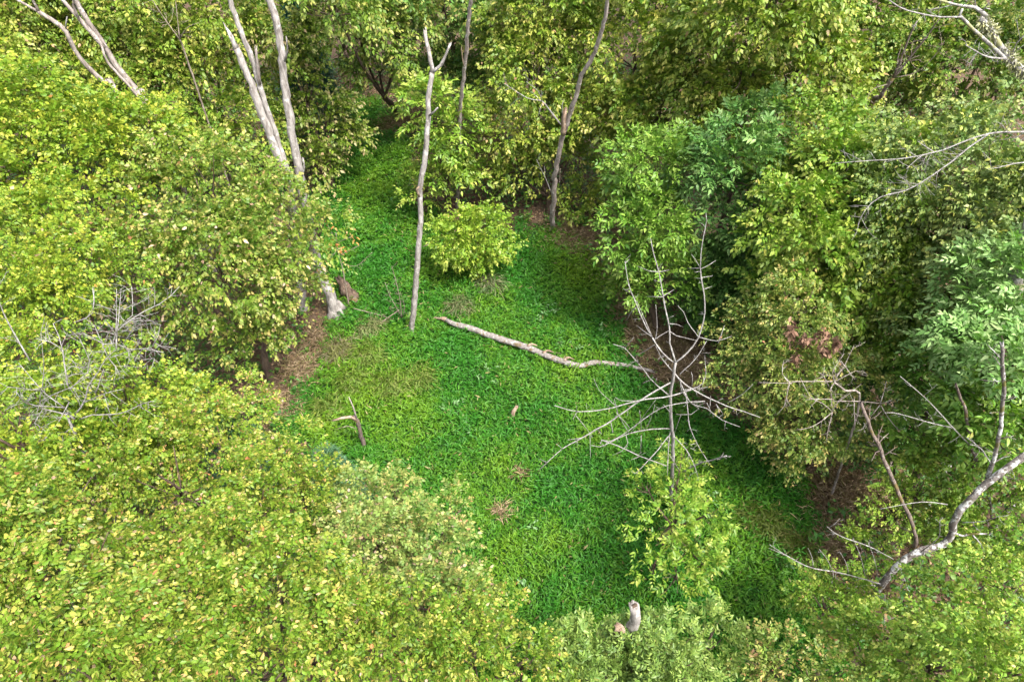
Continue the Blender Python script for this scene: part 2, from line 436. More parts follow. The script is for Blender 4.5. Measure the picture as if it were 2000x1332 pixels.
# name, label, lobes (pixel x, pixel y, height m, radius m), style, leaf length, palette, density, trunk base pixel (or None)
TREES = [
    ('leafy_tree', 'bright yellow green tree with a broad dome, below the two leaning grey snags', [(60, 300, 5, 1.7), (220, 305, 5, 1.25), (170, 420, 4.4, 1.7), (-60, 260, 5.4, 1.8), (20, 430, 4.6, 1.4), (275, 262, 4.9, .85), (330, 310, 4.5, .95), (130, 250, 5.2, .9)], 'simple', 0.110, Y, 1.0, None),
    ('leafy_tree', 'pink tinged green tree whose foliage leans against the three tall pale trunks', [(400, 400, 4.2, 1.55), (535, 470, 3.5, 1.35), (430, 545, 3.4, 1.6), (560, 590, 2.3, .95), (320, 540, 3.6, 1.4), (470, 670, 1.9, .85), (635, 440, 3.2, .5)], 'simple', 0.106, YP, 1.0, (525, 735)),
    ('leafy_tree', 'pale yellow tree at the left edge above the bare white branches', [(40, 560, 5.4, 1.25), (170, 545, 5.0, .95), (100, 660, 5.1, 1.0), (-60, 480, 5.6, 1.3)], 'simple', 0.073, Y, 1.05, None),
    ('leafy_tree', 'yellow green tree right below the bare white branches', [(90, 800, 4.8, 1.0), (230, 780, 4.3, .85), (330, 830, 3.6, .8), (20, 890, 5, 1.0), (210, 880, 4.4, .8), (300, 900, 3.5, .75), (150, 940, 4.3, .8), (400, 800, 2.4, .5)], 'simple', 0.070, Y, 1.05, None),
    ('leafy_tree', 'orange flecked tree spreading left of the small blue green cedar', [(430, 880, 3.6, .9), (550, 905, 3.3, .7), (330, 960, 4.2, .9), (600, 960, 3.2, .6), (500, 1010, 3.8, .8), (610, 1040, 3.4, .5), (470, 800, 2.4, .55)], 'simple', 0.065, YO, 1.05, None),
    ('leafy_tree', 'tree with pinkish tips and a pale green middle at the lower edge of the clearing', [(770, 1040, 3.3, .75), (860, 1100, 3.1, .65), (700, 1120, 3.8, .8), (860, 1200, 3.5, .7), (930, 1170, 3, .4), (770, 960, 2.7, .45), (690, 1000, 3.2, .55), (880, 1000, 2.4, .35), (760, 1080, 2.8, .6), (820, 1140, 3, .6)], 'simple', 0.070, dict(YP, green=[(.05, .11, .02), (.1, .16, .03), (.16, .21, .05)], p=0.07), 1.0, None),
    ('leafy_tree', 'tree with big round leaves, several bright orange, at the lower left edge', [(70, 1030, 5.4, .8), (150, 1130, 5.2, .75), (50, 1180, 5.7, .8), (-40, 1090, 5.7, .8)], 'simple', 0.065, dict(YO, p=0.1), 1.0, None),
    ('leafy_tree', 'yellow green tree filling the bottom left corner', [(60, 1310, 6.0, .8), (210, 1270, 5.7, .75), (190, 1360, 6, .8), (330, 1330, 5.5, .75)], 'simple', 0.063, YO, 1.0, None),
    ('leafy_tree', 'dense yellow tree with rosy leaves, beside the bottom left corner tree', [(420, 1130, 4.6, .75), (560, 1180, 4.6, .8), (430, 1240, 5, .8), (620, 1290, 4.8, .8), (320, 1100, 4.5, .6), (500, 1330, 5.2, .7)], 'simple', 0.065, YO, 1.0, None),
    ('leafy_tree', 'yellow green tree at the bottom between the rosy tree and the broken grey stub', [(780, 1290, 4.4, .75), (930, 1290, 4.1, .65), (950, 1220, 3.5, .45), (1030, 1300, 3.9, .5), (730, 1220, 4.2, .6)], 'simple', 0.063, dict(YO, p=0.05), 1.0, None),
    ('leafy_tree', 'grey green tree with pointed leaves around the broken grey stub', [(1160, 1285, 3.2, .5), (1300, 1285, 3.2, .55), (1385, 1265, 2.9, .48), (1230, 1345, 3.3, .55), (1330, 1340, 3.5, .6), (1110, 1330, 3.5, .5), (1230, 1290, 2.6, .5)], 'pinnate', 0.075, dict(ASH, green=[(.045, .095, .016), (.092, .15, .028), (.155, .2, .045)]), 1.1, None),
    ('sapling', 'small russet tipped sapling at the bottom beside the dark grass', [(1510, 1310, 3.3, .42), (1590, 1325, 3.5, .45), (1480, 1270, 2.9, .25)], 'simple', 0.063, dict(KPAL, p=0.12), 1.0, None),
    ('leafy_tree', 'large yellow green tree filling the bottom right corner', [(1720, 1260, 2.7, .65), (1850, 1220, 3.0, .75), (1960, 1230, 3.6, .8), (1830, 1310, 3.8, .75), (1640, 1150, 1.6, .45), (1960, 1120, 2.4, .6), (1690, 1310, 3.2, .55), (1960, 1340, 4.5, .8), (1600, 1180, 1.8, .3), (1560, 1160, 1.6, .25)], 'simple', 0.063, dict(ASHY, p=0.05, autumn=[(.38, .18, .09), (.34, .22, .12)]), 1.0, None),
    ('leafy_tree', 'green tree behind the lichen covered leaning trunk', [(1790, 960, 2.1, .7), (1890, 930, 2.4, .8), (1745, 1000, 1.6, .5), (1985, 970, 2.6, .8), (1840, 1040, 1.5, .6), (1680, 1075, .9, .45), (1740, 890, 2., .4), (1900, 1030, 2, .6)], 'simple', 0.073, dict(ASHY, p=0.03), 1.0, None),
    ('ash_tree', 'silvery ash tree with long paired leaflets at the right edge', [(1930, 610, 4.6, 1.0), (1890, 690, 4.1, .8), (1985, 720, 4.8, .85), (1960, 540, 4.4, .8)], 'pinnate', 0.132, SILV, 1.0, None),
    ('ash_tree', 'fresh green broad leaved tree between the silvery ash and the mossy dead limb', [(1880, 800, 3.6, .75), (1960, 830, 4, .75), (1830, 740, 3.0, .6), (1810, 860, 2.7, .5)], 'pinnate', 0.132, ASH, 1.0, None),
    ('leafy_tree', 'tree with rusty tipped leaves and withered brown bunches, right of the skeletal tree', [(1475, 640, 2.8, .75), (1560, 610, 3.6, .75), (1460, 745, 2.3, .65), (1570, 740, 2.7, .95), (1590, 840, 1.9, .85), (1660, 760, 2.4, .75), (1500, 830, 1.7, .5), (1560, 900, 1.3, .4), (1530, 680, 2.9, .8), (1640, 820, 2, .7), (1500, 720, 2.4, .7), (1440, 680, 2.2, .5)], 'simple', 0.080, KPAL, 1.05, (1540, 860)),
    ('leafy_tree', 'tall yellow tipped tree behind the rusty tipped tree', [(1590, 310, 4.8, 1.2), (1580, 460, 4.1, 1.2), (1720, 560, 3.5, 1.0), (1690, 390, 4.6, 1.3), (1530, 560, 3.0, .7), (1770, 650, 2.9, .8), (1640, 400, 4.3, 1.1), (1550, 390, 4.0, 1.0), (1650, 510, 3.6, 1.1), (1610, 570, 3., .9), (1700, 640, 2.6, .9)], 'simple', 0.128, dict(ASHY, p=0.025, autumn=[(.36, .22, .1), (.34, .28, .06)]), 1.0, None),
    ('leafy_tree', 'pale green fine leaved tree under the thin grey dead branches at the right edge', [(1800, 340, 5.2, 1.3), (1930, 330, 5.7, 1.4), (1850, 460, 4.8, 1.3), (1985, 470, 5.3, 1.2), (1800, 560, 3.9, .9), (1900, 430, 4.9, 1.2), (1760, 430, 4.6, 1.0), (1850, 600, 3.4, 1.0), (1930, 560, 3.9, 1.0)], 'simple', 0.101, dict(ASHY, green=[(.05, .1, .022), (.09, .14, .035), (.14, .18, .06)]), 1.05, None),
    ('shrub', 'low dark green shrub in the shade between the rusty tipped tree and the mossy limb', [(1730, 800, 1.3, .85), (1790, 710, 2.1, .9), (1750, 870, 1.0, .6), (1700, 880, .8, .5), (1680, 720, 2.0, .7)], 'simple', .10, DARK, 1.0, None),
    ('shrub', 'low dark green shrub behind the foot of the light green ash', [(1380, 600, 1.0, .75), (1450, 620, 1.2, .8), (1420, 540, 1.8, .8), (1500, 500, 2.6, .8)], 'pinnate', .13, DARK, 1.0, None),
    ('ash_tree', 'light green ash with a narrow crown, left of the bluish tree', [(1280, 340, 3.8, 1.05), (1265, 450, 2.8, 1.0), (1295, 545, 1.8, .95), (1240, 560, 1.2, .5)], 'pinnate', 0.150, ASH, 1.0, (1290, 640)),
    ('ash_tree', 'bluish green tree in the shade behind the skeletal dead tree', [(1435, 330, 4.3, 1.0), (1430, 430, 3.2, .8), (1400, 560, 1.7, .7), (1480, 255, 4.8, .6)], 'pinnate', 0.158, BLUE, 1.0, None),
    ('young_ash', 'young ash sapling growing through the foot of the skeletal dead tree', [(1330, 895, .9, .34), (1318, 950, 1.2, .42), (1322, 1015, 1.5, .46), (1350, 1075, 1.6, .4), (1280, 1060, 1.5, .36), (1385, 1010, 1.4, .34), (1320, 1140, 1.6, .28), (1375, 1115, 1.5, .28), (1260, 955, 1.2, .24), (1275, 1110, 1.5, .2)], 'pinnate', 0.106, ASHY, 0.6, (1312, 975)),
    ('shrub', 'round bright yellow green shrub standing alone in the grass', [(922, 468, 1.15, .8), (882, 478, 1.0, .6), (960, 468, 1.0, .64), (925, 500, .7, .6), (945, 440, 1.35, .45)], 'simple', 0.112, SHR, 1.5, (922, 515)),
    ('young_ash', 'slender young ash between the forked snag and the thin bare trunk', [(850, 225, 3.5, .85), (868, 315, 2.0, .85), (825, 375, 1.0, .55), (905, 345, 1.5, .6), (880, 265, 3, .7)], 'pinnate', 0.167, ASHY, 0.85, (870, 410)),
    ('leafy_tree', 'broad dull yellow tree behind the crooked brown trunk', [(1010, 250, 2.7, 1.1), (1090, 320, 1.6, 1.1), (1040, 160, 3.9, 1.3), (1145, 240, 2.9, 1.15), (1140, 390, .7, .6), (1010, 340, 1.3, .7)], 'simple', 0.141, BACKY, 1.0, (1075, 425)),
    ('leafy_tree', 'back row tree with dull pinkish leaves above the dark hollow', [(690, 60, 4.5, 1.5), (740, 140, 2.9, 1.0), (640, 10, 6, 1.5), (780, 60, 4.4, 1.2)], 'simple', 0.150, BACK, 1.0, (782, 215)),
    ('leafy_tree', 'back row tree behind the top of the forked snag', [(880, 70, 3.8, 1.3), (955, 160, 2.6, 1.0), (860, 0, 5, 1.5), (970, 40, 4.6, 1.3), (870, 160, 2.2, 1.0)], 'simple', 0.150, dict(BACK, green=[(.03, .09, .014), (.06, .13, .022), (.1, .17, .035)]), 1.0, None),
    ('leafy_tree', 'back row tree with yellow boughs between the thin trunk and the crooked brown trunk', [(1060, 40, 5.2, 1.6), (1110, 110, 4.2, 1.4), (1020, 110, 4.1, 1.1)], 'simple', 0.141, BACKY, 1.0, None),
    ('leafy_tree', 'tall back row tree right of the crooked brown trunk', [(1235, 110, 4.4, 1.9), (1290, 230, 3.4, 1.5), (1215, 280, 2.4, 1.2), (1280, 10, 5.6, 1.9), (1350, 160, 4.4, 1.4)], 'simple', 0.141, BACKY, 1.0, None),
    ('leafy_tree', 'dense back row tree above the bluish tree', [(1450, 110, 5.6, 1.9), (1560, 160, 5.2, 1.6), (1430, 220, 4.4, 1.3), (1500, 10, 7, 1.9)], 'simple', 0.141, BACKY, 1.0, None),
    ('leafy_tree', 'dark green back row tree behind the forked brown dead branches', [(1700, 90, 5, 1.9), (1830, 150, 4.9, 1.8), (1740, 220, 4.0, 1.3), (1650, 20, 6, 1.8)], 'simple', 0.123, BACK, 1.0, None),
    ('leafy_tree', 'dark green tree behind the lichen hung branch at the top right', [(1950, 60, 5.8, 1.9), (1960, 190, 4.9, 1.6), (1850, 20, 5.6, 1.7)], 'simple', 0.114, dict(BACK, green=[(.035, .085, .014), (.07, .125, .024), (.12, .165, .04)]), 1.0, None),
    ('leafy_tree', 'dark green back row tree behind the leaning grey snags at the upper left', [(60, 70, 5, 2.0), (200, 100, 4.5, 1.7), (-20, 150, 5., 1.6), (120, 0, 5.8, 1.8), (280, 130, 4.2, 1.2)], 'simple', 0.128, BACKY, 1.0, None),
    ('leafy_tree', 'yellow green back row tree between the leaning snags and the three pale trunks', [(380, 170, 4.0, 1.7), (470, 260, 2.7, 1.3), (310, 150, 4.3, 1.4), (420, 60, 5.2, 1.9), (320, 40, 5.6, 1.7)], 'simple', 0.132, BACKY, 1.0, None),
    ('leafy_tree', 'loose pinkish leaved tree right of the three pale trunks', [(640, 250, 2.1, 1.0), (595, 190, 3.1, 1.1), (690, 270, 1.4, .5), (620, 320, 1.1, .7), (560, 100, 4.6, 1.2)], 'simple', 0.141, dict(BACKY, tip=(.3, .22, .13)), .95, None),
]

NEAR = [t for t in TREES]
FAR = [(-17, 34, 9), (-10, 38, 10), (-3.5, 33, 9.5), (3.5, 37, 10), (9.5, 33, 10), (15.5, 38, 10), (21, 31, 10), (-22, 28, 9.5), (27, 27, 9.5), (-15, 21, 6.5), (18, 21, 7.5), (-6.2, 27.5, 6.5), (-1.5, 27.5, 7.5), (6.5, 27, 7.5)]
BEYOND = []
FARPOS = ['far left end', 'left of the dark hollow', 'over the dark hollow', 'middle', 'right of the middle', 'right', 'far right', 'far left corner', 'far right corner']


def trunk_and_limbs(t, base, lobes, mat, rng, r0):
    top = np.mean([c for c, r in lobes], axis=0)
    hub = np.array([base[0] * .35 + top[0] * .65, base[1] * .35 + top[1] * .65, max(0.55, min(c[2] for c, r in lobes) * 0.62)])
    mid = (base + hub) / 2 + rng.normal(size=3) * 0.06
    V, T = tube([base - [0, 0, .15], mid, hub], [r0 * 1.25, r0, r0 * 0.8], 8, .06, rng, .2)
    link('trunk', mesh_from('trunk', V - base, T, mat), t)
    for c, r in lobes:
        m = hub * .5 + c * .5 + np.array([0, 0, -0.12 * r])
        V, T = tube([hub, m, c + [0, 0, r * .45]], [r0 * .6, r0 * .42, r0 * .16], 6, .06, rng, .25)
        o = link('limb', mesh_from('limb', V - base, T, mat), t)
        bag = Bag()
        for k in range(9):
            e = c + unit(rng.normal(size=3) + np.array([0, 0, .5])) * r * rng.uniform(.6, .98)
            q = hub * .1 + c * .9
            V, T = tube([q, (q + e) / 2 + rng.normal(size=3) * .06 * r, e], [r0 * .2, r0 * .13, r0 * .06], 4, .05, rng, .3)
            bag.add(V, T)
        bag.part('twig', mat, o, base)


# ------------------------------------------------------------------ ground
CLEAR = np.array([(690, 175), (770, 215), (815, 290), (800, 400), (900, 445), (1000, 445), (1085, 440), (1170, 500), (1215, 560), (1215, 640), (1250, 720), (1330, 770), (1450, 830),
                  (1570, 930), (1610, 1000), (1570, 1100), (1680, 1200), (1800, 1420), (900, 1420), (820, 1150), (780, 1000), (640, 910), (520, 840), (590, 740), (640, 660), (660, 600), (600, 480), (620, 380), (650, 290)], float)


def in_poly(x, y, poly):
    ins = np.zeros(x.shape, bool)
    j = len(poly) - 1
    for i in range(len(poly)):
        xi, yi = poly[i]; xj, yj = poly[j]
        c = ((yi > y) != (yj > y)) & (x < (xj - xi) * (y - yi) / (yj - yi + 1e-9) + xi)
        ins ^= c
        j = i
    return ins


CLEARW = np.array([at_z(px, py)[:2] for px, py in CLEAR])     # the clearing's edge on the ground, in metres


def dist_to_clear(P):
    """Signed distance (m) to the clearing's edge, positive inside."""
    d = np.full(len(P), 1e9)
    for i in range(len(CLEARW)):
        a, b = CLEARW[i], CLEARW[(i + 1) % len(CLEARW)]
        t = np.clip(((P - a) @ (b - a)) / ((b - a) @ (b - a)), 0, 1)
        d = np.minimum(d, np.linalg.norm(P - (a + t[:, None] * (b - a)), axis=1))
    return np.where(in_poly(P[:, 0], P[:, 1], CLEARW), d, -d)


STRAW = [(at_z(px, py)[:2], r) for px, py, r in [(590, 715, .5), (615, 660, .35), (540, 790, .5), (660, 690, .3), (1140, 455, .9), (1195, 515, .5), (1320, 680, 1.0), (1270, 640, .6), (1680, 980, .95), (790, 235, 1.0), (965, 330, 1.0), (940, 290, 1.0), (1225, 600, .5), (1350, 740, .6), (1640, 1060, .5)]]
TUSS = [(at_z(px, py)[:2], r) for px, py, r in [(978, 1000, .13), (1014, 930, .11)]]


def straw_at(P):
    s = np.zeros(len(P))
    for c, r in STRAW:
        s = np.maximum(s, np.clip(1.25 - np.linalg.norm((P - c) * [1, 0.8], axis=1) / r, 0, 1))
    return s


gx = np.concatenate([np.arange(-70, -16, 3.0), np.arange(-16, 16, 0.25), np.arange(16, 71, 3.0)])
gy = np.concatenate([np.arange(-25, 2, 2.0), np.arange(2, 30, 0.25), np.arange(30, 121, 3.0)])
GX, GY = np.meshgrid(gx, gy)
GV = np.stack([GX.ravel(), GY.ravel(), ground_h(GX.ravel(), GY.ravel())], -1)
nx, ny = len(gx), len(gy)
ii = (np.arange(ny - 1)[:, None] * nx + np.arange(nx - 1)[None]).ravel()
GT = np.concatenate([np.stack([ii, ii + 1, ii + nx + 1], -1), np.stack([ii, ii + nx + 1, ii + nx], -1)])
gme = mesh_from('ground', GV, GT, ground_material())
cov = np.clip(dist_to_clear(GV[:, :2]) / 0.6 + 0.4 + 0.35 * vnoise(GV[:, :2], 1.1, 5), 0, 1) * (1 - 0.8 * straw_at(GV[:, :2]))
ca = gme.attributes.new('cover', 'FLOAT', 'POINT'); ca.data.foreach_set('value', cov.astype(np.float32))
g = link('ground', gme); g['kind'] = 'structure'


def stuff_leaves(name, L, mat, tmpl=LT2):
    V, T, C = leaves_mesh(L, np.zeros(3), tmpl)
    o = link(name, mesh_from(name, V, T, mat, C)); o['kind'] = 'stuff'
    return o


def on_ground(xy, dz=0.0):
    return np.array([xy[0], xy[1], float(ground_h(xy[0], xy[1])) + dz])


def grass_height(P):
    return 0.13 + 0.07 * vnoise(P, 0.4, 21) + 0.07 * vnoise(P, 1.7, 22)


def build_grass():
    rng = np.random.RandomState(5)
    # closer rows get more blades: evenly dense over the picture
    n = 400000
    x = rng.uniform(-6.5, 7.5, n); y = 3.2 + 24 * rng.uniform(0, 1, n) ** 1.25
    P = np.stack([x, y], -1)
    px, py, _ = project(np.stack([x, y, np.zeros(n)], -1))
    dc = dist_to_clear(P) + 0.28 * vnoise(P, 0.9, 31) + 0.12 * rng.normal(size=n)
    st = straw_at(P)
    ok = (dc > 0) & (rng.uniform(0, 1, n) > st * 0.8) & (px > -80) & (px < 2080) & (py < 1420)
    for c, r in TUSS:
        ok &= np.linalg.norm(P - c, axis=1) > r * rng.uniform(.6, 1.05, n)
    P = P[ok]; m = len(P); y = P[:, 1]
    h = np.maximum(0.03, grass_height(P))
    z = ground_h(P[:, 0], P[:, 1]) + h * rng.uniform(0.25, 1.15, m)
    az = rng.uniform(0, 2 * math.pi, m); el = rng.normal(0.2, 0.45, m)
    d = np.stack([np.cos(az) * np.cos(el), np.sin(az) * np.cos(el), np.sin(el)], -1)
    nrm = np.array([0, 0, 1.0]) + rng.normal(size=(m, 3)) * 0.45
    big = vnoise(P, 3.2, 41); fine = vnoise(P, .7, 42)
    yel = np.clip(0.2 + 0.2 * big + 0.12 * fine + rng.normal(size=m) * 0.12, 0, 1)
    for c, r, a in [(at_z(1150, 530)[:2], 1.6, .55), (at_z(830, 330)[:2], 2.2, .6), (at_z(690, 740)[:2], 1.0, .6), (at_z(640, 840)[:2], .8, .5), (at_z(760, 800)[:2], 1.4, .25), (at_z(1090, 1050)[:2], .4, .4)]:
        yel = np.clip(yel + a * np.clip(1.2 - np.linalg.norm(P - c, axis=1) / r, 0, 1), 0, 1)
    C = np.array([.026, .128, .008]) * (1 - yel[:, None]) + np.array([.12, .215, .010]) * yel[:, None]
    C = C * rng.uniform(.82, 1.18, (m, 1))
    dry = rng.uniform(0, 1, m) < 0.012
    C[dry] = [.2, .17, .07]
    L = dict(pos=np.stack([P[:, 0], P[:, 1], z], -1), d=d, n=nrm, s=.105 * rng.uniform(.6, 1.35, m) * (1 + 0.012 * y), w=np.full(m, .19), c=C)
    stuff_leaves('grass', L, GRASS)
    return m


def build_floor_litter():
    rng = np.random.RandomState(6)
    n = 150000
    x = rng.uniform(-17, 17, n); y = 2.5 + 26 * rng.uniform(0, 1, n) ** 1.2
    P = np.stack([x, y], -1)
    dc = dist_to_clear(P); st = straw_at(P)
    px, py, _ = project(np.stack([x, y, np.zeros(n)], -1))
    ok = ((dc < 0.2) | (rng.uniform(0, 1, n) < st)) & (px > -100) & (px < 2100)
    ok &= (dc > -2.8) | (rng.uniform(0, 1, n) < .3)
    P = P[ok]; st = st[ok]; m = len(P)
    az = rng.uniform(0, 6.283, m)
    d = np.stack([np.cos(az), np.sin(az), rng.normal(0, .2, m)], -1)
    pal = np.array([(.1, .06, .035), (.16, .1, .06), (.22, .15, .09), (.07, .045, .03), (.12, .09, .04)])
    C = pal[rng.randint(0, 5, m)] * rng.uniform(.7, 1.2, (m, 1))
    L = dict(pos=np.stack([P[:, 0], P[:, 1], ground_h(P[:, 0], P[:, 1]) + .012 + .02 * rng.uniform(size=m)], -1), d=d, n=np.array([0, 0, 1.]) + rng.normal(size=(m, 3)) * .4, s=.08 * rng.uniform(.6, 1.4, m), w=np.full(m, .5), c=C)
    stuff_leaves('fallen_leaves', L, LITTER)
    # dry straw: thin bent stems over the straw patches
    n = 60000
    res = []
    for c, r in STRAW:
        k = int(5200 * r * r)
        q = c + rng.normal(size=(k, 2)) * r * .55
        res.append(q)
    for c, r in TUSS:
        res.append(c + rng.normal(size=(150, 2)) * r * .5)
    P = np.concatenate(res); m = len(P)
    az = rng.uniform(0, 6.283, m); el = np.abs(rng.normal(.1, .4, m))
    d = np.stack([np.cos(az) * np.cos(el), np.sin(az) * np.cos(el), np.sin(el)], -1)
    pal = np.array([(.3, .22, .14), (.22, .15, .09), (.36, .28, .18), (.15, .1, .06), (.2, .18, .07)])
    C = pal[rng.randint(0, 5, m)] * rng.uniform(.7, 1.2, (m, 1))
    L = dict(pos=np.stack([P[:, 0], P[:, 1], ground_h(P[:, 0], P[:, 1]) + rng.uniform(.0, .12, m)], -1), d=d, n=np.array([0, 0, 1.]) + rng.normal(size=(m, 3)) * .4, s=.2 * rng.uniform(.4, 1.4, m), w=np.full(m, .045), c=C)
    stuff_leaves('dry_straw', L, LITTER)
    # low green plants of the wood floor all round the clearing
    n = 120000
    x = rng.uniform(-17, 17, n); y = 2.6 + 27 * rng.uniform(0, 1, n) ** 1.2
    P = np.stack([x, y], -1)
    px, py, _ = project(np.stack([x, y, np.zeros(n)], -1))
    dc = dist_to_clear(P) + .5 * vnoise(P, 1.3, 55)
    ok = (dc < .1) & ((dc < -1.0) | (vnoise(P, .8, 56) > .1)) & (straw_at(P) < .5) & (px > -150) & (px < 2150)
    P = P[ok]; m = len(P)
    az = rng.uniform(0, 6.283, m); el = rng.normal(.1, .3, m)
    d = np.stack([np.cos(az) * np.cos(el), np.sin(az) * np.cos(el), np.sin(el)], -1)
    C = np.array([(.025, .085, .012), (.045, .115, .016), (.08, .14, .02)])[rng.randint(0, 3, m)] * rng.uniform(.7, 1.2, (m, 1))
    L = dict(pos=np.stack([P[:, 0], P[:, 1], ground_h(P[:, 0], P[:, 1]) + rng.uniform(.05, .45, m)], -1), d=d, n=np.array([0, 0, 1.]) + rng.normal(size=(m, 3)) * .4, s=.13 * rng.uniform(.6, 1.3, m), w=np.full(m, .5), c=C)
    stuff_leaves('undergrowth', L, LEAF, LT2)


build_grass()
build_floor_litter()

# ------------------------------------------------------------------ the leafy trees
built = []
for ti, (name, label, lobes_px, style, leaf, pal, dens, basepx) in enumerate(TREES):
    rng = np.random.RandomState(100 + ti)
    lobes = [(at_z(px, py, z), r) for px, py, z, r in lobes_px]
    if basepx:
        b = at_z(*basepx)[:2]
    else:
        b = np.mean([c[:2] for c, r in lobes], axis=0) + rng.normal(size=2) * .15
    base = on_ground(b, -.03)
    L = crown_leaves(lobes, style, leaf, pal, dens, rng)
    built.append(dict(name=name, label=label, base=base, lobes=lobes, L=L, leaf=leaf, style=style, rng=rng, group=None))

LAB2 = ['far left corner tree beyond the back row', 'left tree beyond the back row']
for fi, (x, y, h) in enumerate(FAR):
    rng = np.random.RandomState(700 + fi)
    lobes = [(np.array([x + rng.uniform(-1.6, 1.6), y + rng.uniform(-1.2, 1.2), h * q]), rr) for q, rr in ((.38, 2.3), (.6, 2.4), (.82, 2.0), (.5, 2.2))]
    L = crown_leaves(lobes, 'simple', .19, BACK, .33, rng)
    built.append(dict(name='leafy_tree', label='dark green tree of the wood behind the back row, seen only through gaps', base=on_ground((x, y), -.03), lobes=lobes, L=L, leaf=.19, style='simple', rng=rng, group='trees of the wood behind the back row'))

# which leaves show, and show largest: those become parts of their own on the trees near enough
for fi, (x, y, h) in enumerate(BEYOND):
    rng = np.random.RandomState(760 + fi)
    lobes = [(np.array([x + rng.uniform(-1, 1), y + rng.uniform(-1.2, 1.2), h * q]), rr) for q, rr in ((.4, 1.9), (.62, 2.1), (.85, 1.8))]
    L = crown_leaves(lobes, 'simple', .17, ASHY, .8, rng)
    built.append(dict(name='leafy_tree', label='tall green tree beyond the right edge of the view', base=on_ground((x, y), -.03), lobes=lobes, L=L, leaf=.17, style='simple', rng=rng, group='trees beyond the right edge'))

allP = np.concatenate([b['L']['pos'] + b['L']['d'] * b['L']['s'][:, None] * .5 for b in built])
own = np.concatenate([np.full(len(b['L']['s']), i) for i, b in enumerate(built)])
loc = np.concatenate([np.arange(len(b['L']['s'])) for b in built])
siz = np.concatenate([b['L']['s'] for b in built])
px, py, f = project(allP)
vis = (px > 4) & (px < 1996) & (py > 4) & (py < 1328)
cell = (np.clip(px, 0, 1999) // 7).astype(int) * 200 + (np.clip(py, 0, 1331) // 7).astype(int)
order = np.argsort(f)
order = order[vis[order]]
_, first = np.unique(cell[order], return_index=True)
front = order[first]
lenpx = siz[front] * F / f[front]
big = (np.clip(px, 0, 1999) // 20).astype(int) * 70 + (np.clip(py, 0, 1331) // 20).astype(int)
dep = np.full(8000, 1e9); np.minimum.at(dep, big[vis], f[vis])
shell = vis & (f < dep[big] + 0.38)
OUTER = [shell[own == i] for i in range(len(built))]
PARTS = {}
for i in range(len(TREES)):
    s = front[(own[front] == i) & (lenpx > 10)]
    ln = siz[s] * F / f[s]
    s = s[np.argsort(-ln)][:300]
    PARTS[i] = loc[s]

from mathutils import Matrix
for i, b in enumerate(built):
    L, base, rng = b['L'], b['base'], b['rng']
    t = thing(b['name'], b['label'], 'shrub' if b['name'] == 'shrub' else 'tree', base, b['group'])
    near = i < len(TREES)
    r0 = 0.035 + 0.012 * max(c[2] for c, r in b['lobes'])
    trunk_and_limbs(t, base, b['lobes'], BROWNBARK, rng, r0)
    sel = PARTS.get(i, np.zeros(0, int))
    rest = np.ones(len(L['s']), bool); rest[sel] = False
    mat = GLOSSLEAF if b['style'] == 'pinnate' else LEAF
    fd = np.linalg.norm(base[:2])
    # shaped leaves on the outside of the crown, plainer ones inside it
    outer = OUTER[i]
    V, T, C = leaves_mesh(pick(L, rest & outer), base, LT6 if fd < 6.0 else LT4)
    V2, T2, C2 = leaves_mesh(pick(L, rest & ~outer), base, LT2)
    cr = link('crown', mesh_from('crown', np.concatenate([V, V2]), np.concatenate([T, T2 + len(V)]), mat, np.concatenate([C, C2])), t); cr['kind'] = 'stuff'
    if len(sel):
        # a few shared leaf meshes per tree, one for each tint that occurs
        q = pick(L, sel)
        key = np.argsort(np.argsort(q['c'][:, 0] - q['c'][:, 1])) * 14 // len(sel)
        meshes = {}
        for kk in np.unique(key):
            mem = np.where(key == kk)[0]
            c = q['c'][mem[len(mem) // 2]]
            TV, TT = LT6
            V = TV * [q['w'][mem].mean() * 1.25, 1, .9]
            meshes[kk] = mesh_from('leaf', V, TT, mat, np.repeat(c[None], len(V), 0))
        d = unit(q['d']); n = unit(q['n'] - d * (q['n'] * d).sum(-1, keepdims=True)); x = np.cross(d, n)
        proto = bpy.data.objects.new('leaf', meshes[key[0]])
        for j in range(len(sel)):
            o = proto if j == 0 else proto.copy()
            o.data = meshes[key[j]]
            COL.objects.link(o); o.parent = t
            s = float(q['s'][j]); p = q['pos'][j] - base
            o.matrix_basis = Matrix(((x[j, 0] * s, d[j, 0] * s, n[j, 0] * s, p[0]), (x[j, 1] * s, d[j, 1] * s, n[j, 1] * s, p[1]), (x[j, 2] * s, d[j, 2] * s, n[j, 2] * s, p[2]), (0, 0, 0, 1)))
    b['obj'] = t

# ------------------------------------------------------------------ dead wood
def world_path(pts, Y0, Y1):
    """Pixels of the photograph at distances running from Y0 to Y1 metres ahead of the camera."""
    pts = [tuple(p) for p in pts]
    seg = [0.0]
    for a, b in zip(pts, pts[1:]):
        seg.append(seg[-1] + math.hypot(b[0] - a[0], b[1] - a[1]))
    return np.array([at_y(p[0], p[1], Y0 + (Y1 - Y0) * q / seg[-1]) for p, q in zip(pts, seg)])


def px_r(P, w0, w1):
    """Radii for widths in pixels of the photograph at the two ends."""
    _, _, f = project(P)
    w = np.linspace(w0, w1, len(P))
    w = np.where(w < 9, w * 0.58, w * 0.66)
    return w * f / F / 2


